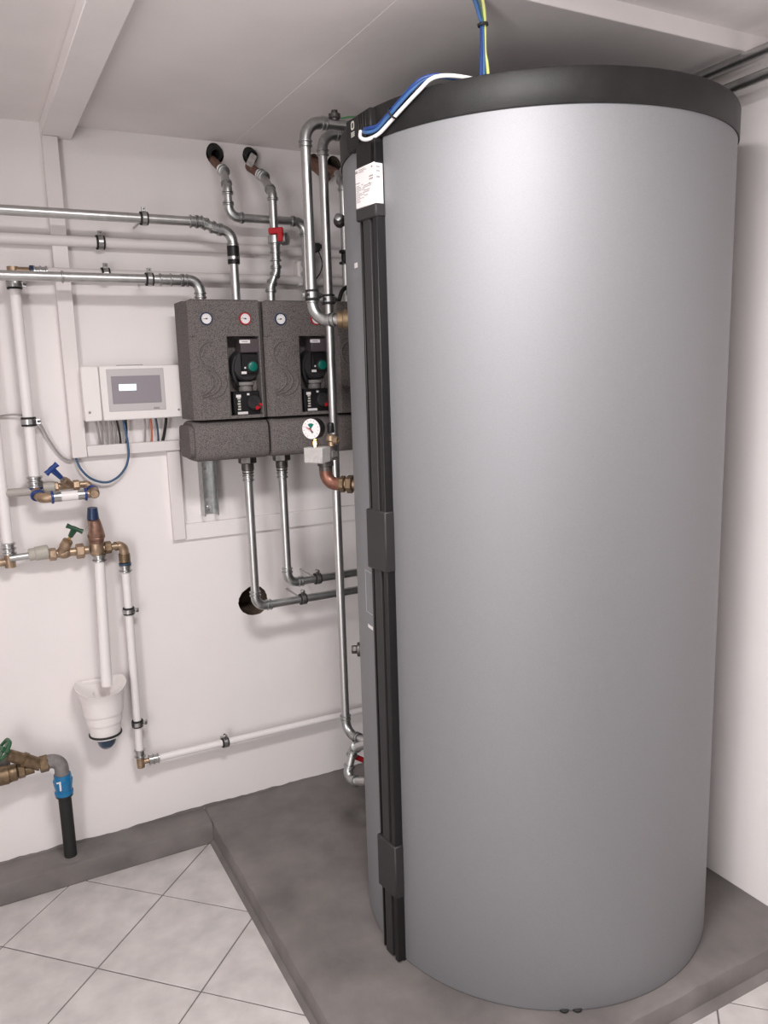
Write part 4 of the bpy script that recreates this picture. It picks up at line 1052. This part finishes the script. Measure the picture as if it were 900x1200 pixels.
# rear row
rz = zr
seg(bv, 'grey_pipe', Vector((XL+0.01, -Bd, at(20, 577, Bd).z)), Vector((X_(47, Bd), -Bd, at(20, 577, Bd).z)), 0.0135, M_GREYPIPE)
MB().lathe((X_(51, Bd), -Bd, rz), (1, 0, 0), [(0, 0.017), (0.002, 0.019), (0.034, 0.019), (0.036, 0.016)], 20).build('plastic_union', M_GPLAST, bv)
seg(bv, 'valve_body', Vector((X_(62, Bd), -Bd, rz)), Vector((X_(104, Bd), -Bd, rz)), 0.0115, M_BRASS)
hexnut(bv, (X_(66, Bd), -Bd, rz), (1, 0, 0), 0.0165, 0.018, M_BRASS)
hexnut(bv, (X_(90.5, Bd), -Bd, rz), (1, 0, 0), 0.0165, 0.020, M_BRASS)
MB().tube([er_+Vector((0.004, 0.05, 0.008)), Vector((X_(103, Bd), -Bd, rz))], 0.0125).build('brass_arm', M_BRASS, bv)
b0 = Vector((X_(84, Bd), -Bd, rz)); b1 = at(74.5, 562.5, Bd+0.03); 
MB().tube([b0, b0+(b1-b0)*0.55, b0+(b1-b0)*0.6, b1], [0.0125, 0.0125, 0.0145, 0.012], 14).build('bonnet', M_BRASS, bv)
tip = at(60.5, 549.5, Bd+0.055); st = b1+(tip-b1)*0.3
seg(bv, 'stem', b1-(b1-b0)*0.05, st, 0.0055, M_STEEL)
tee_handle(bv, b1+(tip-b1)*0.22, tip, at(67, 544, Bd+0.055)-at(54, 555.5, Bd+0.055), 0.0085, M_BLUE, 0.023, 0.0075)

# --------------------------------------------------------- green handled valve assembly
gd = 0.065
zg_ = at(75, 648, gd).z
def Xg(px): return at(px, 647, gd).x
gv = thing('shutoff_valve', 'brass valve set with dark green handle and blue capped relief valve', 'valve', (Xg(75), -gd, zg_))
zt0 = at(24, 653, gd).z
MB().tube([Vector((xf, -WD, zf0-0.02)), Vector((xf, -WD, zt0-0.03))], 0.0165).build('brass_tee', M_BRASS, gv)
MB().tube([Vector((xf-0.06, -WD, zt0-0.012)), Vector((xf, -WD, zt0-0.012))], 0.012).build('brass_arm', M_BRASS, gv)
MB().ring((xf-0.045, -WD, zt0-0.012), (1, 0, 0), 0.010, 0.0185, 0.008).build('blue_ring', M_SLATE, gv)
seg(gv, 'steel_tube', Vector((xf, -gd, zt0)), Vector((Xg(36), -gd, zt0+0.002)), 0.0115, M_GALV)
MB().lathe((Xg(33), -gd, zt0+0.004), (1, 0, 0.06), [(0, 0.017), (0.004, 0.0195), (0.018, 0.0195), (0.021, 0.0225), (0.056, 0.0225), (0.06, 0.018)], 20).build('plastic_union', M_GPLAST, gv)
seg(gv, 'valve_body', Vector((Xg(52), -gd, zg_)), Vector((Xg(104), -gd, zg_)), 0.0135, M_BRASS)
hexnut(gv, (Xg(61.5), -gd, zg_), (1, 0, 0), 0.0205, 0.022, M_BRASS)
hexnut(gv, (Xg(94), -gd, zg_), (1, 0, 0), 0.0245, 0.026, M_BRASS)
MB().sphere((Xg(75.5), -gd, zg_), 0.019, 16, 10, 1.25, (1, 0, 0)).build('valve_seat', M_BRASS, gv)
b0 = Vector((Xg(71), -gd, zg_)); b1 = at(79.5, 634, gd+0.022)
MB().tube([b0, b0+(b1-b0)*0.5, b0+(b1-b0)*0.55, b1, b1+(b1-b0)*0.05], [0.015, 0.015, 0.0175, 0.0165, 0.012], 14).build('bonnet', M_BRASS, gv)
tip = at(87.5, 619.5, gd+0.05)
seg(gv, 'stem', b1, b1+(tip-b1)*0.45, 0.005, M_YBRASS)
tee_handle(gv, b1+(tip-b1)*0.4, tip, at(95.5, 623.5, gd+0.05)-at(79.5, 615.5, gd+0.05), 0.009, M_GREEN, 0.026, 0.0065)
# relief valve with blue cap
xr = at(115, 640, 0.07).x
MB().lathe((xr-0.004, -0.065, zg_-0.018), (0, 0, 1), [(0, 0.020), (0.004, 0.023), (0.046, 0.023), (0.05, 0.020)], 20).build('relief_body', M_BRASS, gv)
rzz = at(114, 620, 0.07).z
MB().tube([Vector((xr-0.004, -0.066, zg_+0.028)), Vector((xr-0.002, -0.075, zg_+0.05)), Vector((xr-0.004, -0.085, rzz+0.012)), Vector((xr-0.006, -0.090, at(112, 609, 0.09).z))], [0.024, 0.0255, 0.021, 0.016], 18).build('relief_bonnet', M_BRONZE, gv)
MB().ring((xr-0.003, -0.072, zg_+0.044), (0.02, -0.3, 1), 0.020, 0.0275, 0.008).build('bonnet_ring', M_BRONZE, gv)
pz = at(109, 608, 0.075)
MB().tube([at(111, 625, 0.05), pz], 0.0175).build('cap_neck', M_BRONZE, gv)
MB().tube([pz, at(108.3, 595, 0.078)], [0.019, 0.0155], 12).build('blue_cap', M_NAVY, gv)
# right branch
zq = at(130, 641, 0.065).z
seg(gv, 'brass_arm', Vector((xr, -0.065, zq)), Vector((Xg(141), -0.065, zq)), 0.0115, M_BRASS)
hexnut(gv, (Xg(127), -0.065, zq), (1, 0, 0), 0.0205, 0.022, M_OLDBRASS)
xe = at(146.5, 660, WD).x
zdn = at(144.5, 660, WD).z
ar, T = arc_pts(Vector((xe, -0.06, zq)), Vector((1, 0, 0)), Vector((0, 0, -1)), 0.02)
MB().tube([Vector((Xg(136), -0.063, zq))]+ar+[Vector((xe, -WD, zdn+0.02))], 0.0155).build('brass_elbow', M_BRASS, gv)
MB().lathe((xe, -WD, zdn+0.002), (0, 0, 1), [(0, 0.016), (0.003, 0.0185), (0.03, 0.0185), (0.033, 0.016)], 18).build('socket', M_OLDBRASS, gv)
MB().ring((xe, -WD, zdn-0.002), (0, 0, 1), 0.0145, 0.0205, 0.007).build('blue_ring', M_SLATE, gv)
coupling(gv, (xe, -WD, at(145, 666, WD).z), (0, 0, 1), 0.0155, 0.018, M_STEEL, 'steel_sleeve', 2)

# white pipe from there down and along the wall
zlow = at(166, 893, WD).z
xe2 = at(154, 770, WD).x
wp_ = thing('water_pipe', 'white jacketed pipe from the green valve down to the brass elbow', 'water pipe', (xe2, -WD, zlow))
MB().tube([Vector((xe, -WD, at(145, 669, WD).z)), Vector((xe2, -WD, zlow+0.03))], 0.0135).build('tube', M_WPIPE, wp_)
coupling(wp_, (xe2, -WD, zlow+0.034), (0, 0, 1), 0.0140, 0.022, M_STEEL, 'steel_sleeve', 2)
MB().tube([Vector((xe2, -WD, zlow+0.022)), Vector((xe2, -WD, zlow-0.018))], 0.0135).build('brass_elbow', M_BRASS, wp_)
seg(wp_, 'brass_arm', Vector((xe2, -WD, zlow)), Vector((xe2+0.03, -WD, zlow)), 0.0095, M_BRASS)
coupling(wp_, (xe2+0.045, -WD, zlow), (1, 0, 0), 0.0135, 0.03, M_STEEL, 'steel_sleeve', 3)
zh3 = zlow
lw = pipe_run('wall_pipe', 'low white pipe rising off the brass elbow along the wall to the tank', 'pipe', [Vector((xe2+0.06, -WD, zlow)), Vector((XW-0.03, -WD+0.015, at(398, 841, WD-0.01).z))], 0.0125, M_WPIPE, fit=None)
dlow = Vector((XW-0.03-(xe2+0.06), 0.015, at(398, 841, WD-0.01).z-zlow)).normalized()
for px, py, txt in ((149.5, 716, 'upper clamp on the white pipe dropping from the green valve'), (161.5, 847.5, 'lower clamp on the white pipe dropping from the green valve')):
    z_ = at(px, py, WD).z; t = (z_-(zlow+0.03))/(at(145, 669, WD).z-(zlow+0.03)); xx = xe2+(xe-xe2)*t
    clamp((xx, -WD, z_), (0, 0, 1), 0.0136, (1, -0.2, 0.15), txt, (xx, 0, z_), w=0.024)
xx = at(263.5, 872, WD-0.008).x; t = (xx-(xe2+0.06))/dlow.x
pc_ = Vector((xe2+0.06, -WD, zlow))+dlow*t
clamp(pc_, dlow, 0.0126, (0, -0.25, 1), 'clamp on the low white pipe along the wall', (pc_.x, 0, pc_.z), w=0.024)

# discharge pipe and tundish
dpx = at(121, 720, 0.075).x
dis = thing('discharge_pipe', 'white plastic discharge pipe hanging from relief valve into the tundish', 'pipe', (dpx, -0.075, at(125, 800, 0.075).z))
zd0 = zg_-0.006; zd1 = at(125, 803, 0.08).z
MB().tube([Vector((xr, -0.073, zg_-0.0185)), Vector((at(124.5, 795, 0.082).x, -0.082, zd1))], [0.0165, 0.0178], 18).build('tube', M_WPIPE, dis)
coupling(dis, (xr, -0.073, zg_-0.028), (0, 0, 1), 0.0165, 0.016, M_STEEL, 'steel_sleeve', 2)
tcn = at(121.5, 835, 0.085); tx = tcn.x
zr_ = at(120, 808, 0.085).z; zbt = at(124, 858, 0.085).z
td = thing('tundish', 'white plastic tundish cup on the wall under the discharge pipe', 'tundish', (tx, -0.085, zbt))
H = zr_-zbt
mb = MB(); n = 40
rows = [(0.0, 0.049), (0.26*H, 0.053), (0.26*H+0.001, 0.0565), (0.48*H, 0.0590), (0.48*H+0.001, 0.0630), (0.78*H, 0.0660), (0.86*H, 0.069), (0.94*H, 0.0735), (1.0*H, 0.078)]
def cup_pt(k, t, r_):
    q = 2*math.pi*k/n; cs, sn = math.cos(q), math.sin(q)
    f_ = max(0.0, min(1.0, (t/H-0.72)/0.28))
    y = -0.085+r_*sn*0.95
    if sn > 0: y += f_*sn**0.5*(-0.002-y)
    x = tx+r_*cs*(1+0.10*f_*max(0, 0.5+sn))
    return Vector((x, min(y, -0.0008), zbt+t+0.016*f_*f_*(abs(cs)**3+max(0, sn)*0.8)))
prof = rows+[(1.0*H, 0.0745), (0.93*H, 0.060), (0.86*H, 0.026), (0.60*H, 0.022)]
for t, r_ in prof:
    for k in range(n): mb.v.append(cup_pt(k, t, r_))
for r_ in range(len(prof)-1):
    for k in range(n): mb.f.append((r_*n+k, r_*n+(k+1) % n, (r_+1)*n+(k+1) % n, (r_+1)*n+k))
mb.f.append(tuple(reversed(range(n)))); mb.f.append(tuple(range((len(prof)-1)*n, len(prof)*n)))
mb.build('cup', M_WPLAST, td)
bp0 = at(88, 797, 0.005); bp1 = at(152, 810, 0.005)
MB().box((tx-0.06, -0.010, zbt+H*0.45), (tx+0.06, -0.0005, zr_+0.012), 0.004).build('back_plate', M_WPLAST, td)
MB().ring((tx, -0.085, zbt-0.002), (0, 0, 1), 0.044, 0.0535, 0.006, 36).build('black_seal', M_RUBBER, td)
MB().lathe((tx, -0.085, zbt-0.012), (0, 0, 1), [(0, 0.044), (0.002, 0.0495), (0.007, 0.050), (0.009, 0.046)], 36).build('union_nut', M_WPLAST, td)
MB().tube([Vector((tx+0.004, -0.085, zbt-0.012)), Vector((tx+0.004, -0.080, zbt-0.03)), Vector((tx+0.004, -0.055, zbt-0.045)), Vector((tx+0.004, -0.0008, zbt-0.047))], 0.0275, 20).build('outlet_bend', M_SLATE, td, 'dark blue outlet bend')

# --------------------------------------------------------- lower left main valve with black hose
md = 0.10
mv = thing('main_valve', 'aged brass slanted valve with green wheel at lower left edge', 'valve', at(40, 900, md))
A_ = at(9, 884.5, md+0.02); B_ = at(47, 896, md)
dA = (B_-A_).normalized()
MB().tube([A_, A_+dA*0.004, A_+(B_-A_)*0.45, A_+(B_-A_)*0.46, A_+(B_-A_)*0.56, A_+(B_-A_)*0.57, B_], [0.015, 0.0185, 0.0195, 0.0235, 0.0235, 0.0205, 0.0205], 18).build('bonnet', M_OLDBRASS, mv)
lA = at(-25, 916, md); lB = at(40, 900, md)
MB().tube([lA, lA+(lB-lA)*0.53, lA+(lB-lA)*0.54, lB], [0.030, 0.030, 0.020, 0.016], 18).build('inlet_tube', M_OLDBRASS, mv)
dl = (lB-lA).normalized()
p = at(16, 905.5, md); MB().lathe(p-dl*0.018, dl, [(0, 0.026), (0.006, 0.029), (0.012, 0.027), (0.026, 0.027), (0.03, 0.022)], 18).build('ring_nut', M_OLDBRASS, mv)
p = at(25, 902, md); hexnut(mv, p, dl, 0.027, 0.022, M_OLDBRASS)
nb = at(51.5, 895, md); hexnut(mv, nb, (1, 0, 0.05), 0.0275, 0.028, M_OLDBRASS)
MB().ring(at(46, 896, md), (1, 0, 0.05), 0.015, 0.0205, 0.007).build('white_tape', M_WHITE, mv)
MB().box((-0.02, -0.012, -0.03), (0.02, 0.012, 0.022), 0.006, Matrix.Translation(at(4, 895, md-0.04))).build('grey_block', M_GREYFIT, mv)
wc = at(4.5, 878.5, md+0.02)
wd_ = (A_-B_).normalized()
wheel = MB(); wa, wu, ww = frame(wd_)
ringp = [wc+(wu*math.cos(2*math.pi*k/24)*0.031+ww*math.sin(2*math.pi*k/24)*0.031)*(1+0.06*math.cos(k*math.pi*2/4)) for k in range(25)]
wheel.tube(ringp, 0.0055, 8)
for k in range(4):
    q = math.pi/2*k; wheel.tube([wc, wc+(wu*math.cos(q)+ww*math.sin(q))*0.030], 0.0045, 6)
wheel.lathe(wc-wd_*0.012, wd_, [(0, 0.009), (0.02, 0.009)], 12)
wheel.build('handwheel', M_PGREEN, mv)
# grey elbow, blue union, black hose
hx0 = at(73, 908, md)
z_e = at(62, 891.5, md).z
hz_top = Vector((hx0.x, -md, z_e))
ar, T = arc_pts(Vector((hx0.x, -md, z_e)), Vector((1, 0, 0)), Vector((0, 0, -1)), 0.033)
MB().tube([Vector((nb.x+0.010, -md, z_e))]+ar+[Vector((hx0.x, -md, at(72.5, 910, md).z))], 0.0225, 18).build('grey_elbow', M_GREYFIT, mv)
zt1, zt2 = at(72.5, 907, md).z, at(74.5, 930.5, md).z
hs_ = thing('water_hose', 'black plastic supply pipe with bright blue union rising from the floor ledge', 'hose', (at(81, 993, 0.06).x, -0.06, ZP))
hh = zt1-zt2
MB().lathe((hx0.x, -md, zt2), (0, 0, 1), [(0, 0.028), (0.004, 0.0295), (0.012, 0.0295), (0.014, 0.026), (hh*0.45, 0.0285), (hh*0.72, 0.031), (hh*0.74, 0.028), (hh, 0.0265)], 24).build('blue_union', M_CYAN, hs_)
mb = MB(); M = Matrix.Translation((hx0.x-0.012, -md-0.0285, zt2+hh*0.60))
mb.box((-0.002, -0.001, -0.016), (0.0035, 0.002, 0.016), 0.0006, M); mb.box((-0.010, -0.001, 0.011), (-0.002, 0.0035, 0.015), 0.0005, M)
mb.build('painted_glint', M_WHITE, hs_)  # glossy highlight on the blue union, built as small white boxes
MB().ring((hx0.x, -md, zt2-0.003), (0, 0, 1), 0.018, 0.0275, 0.007).build('seal', M_RUBBER, hs_)
fx = at(82, 992, 0.075).x
MB().tube(smooth_path([Vector((hx0.x, -md, zt2+0.002)), Vector((hx0.x+(fx-hx0.x)*0.42, -0.092, zt2+(ZP-zt2)*0.33)), Vector((hx0.x+(fx-hx0.x)*0.82, -0.081, zt2+(ZP-zt2)*0.68)), Vector((fx, -0.072, ZP-0.004))]), 0.0205, 18).build('tube', M_RUBBER, hs_)
MB().lathe((fx, -0.072, ZP-0.001), (0, 0, 1), [(0, 0.043), (0.003, 0.036), (0.006, 0.021)], 18).build('mortar_collar', M_CONC, hs_)
# screw point below the tank pipe group on the wall: two small black plugs by the manifold end
p = at(210.5, 523, 0.03)
MB().box((p.x+0.004, -0.03, p.z-0.014), (p.x+0.018, -0.0005, p.z+0.014), 0.003).build('cable_gland', M_RUBBER, None, 'small black gland at the right end of the horizontal trunking', 'cable gland')
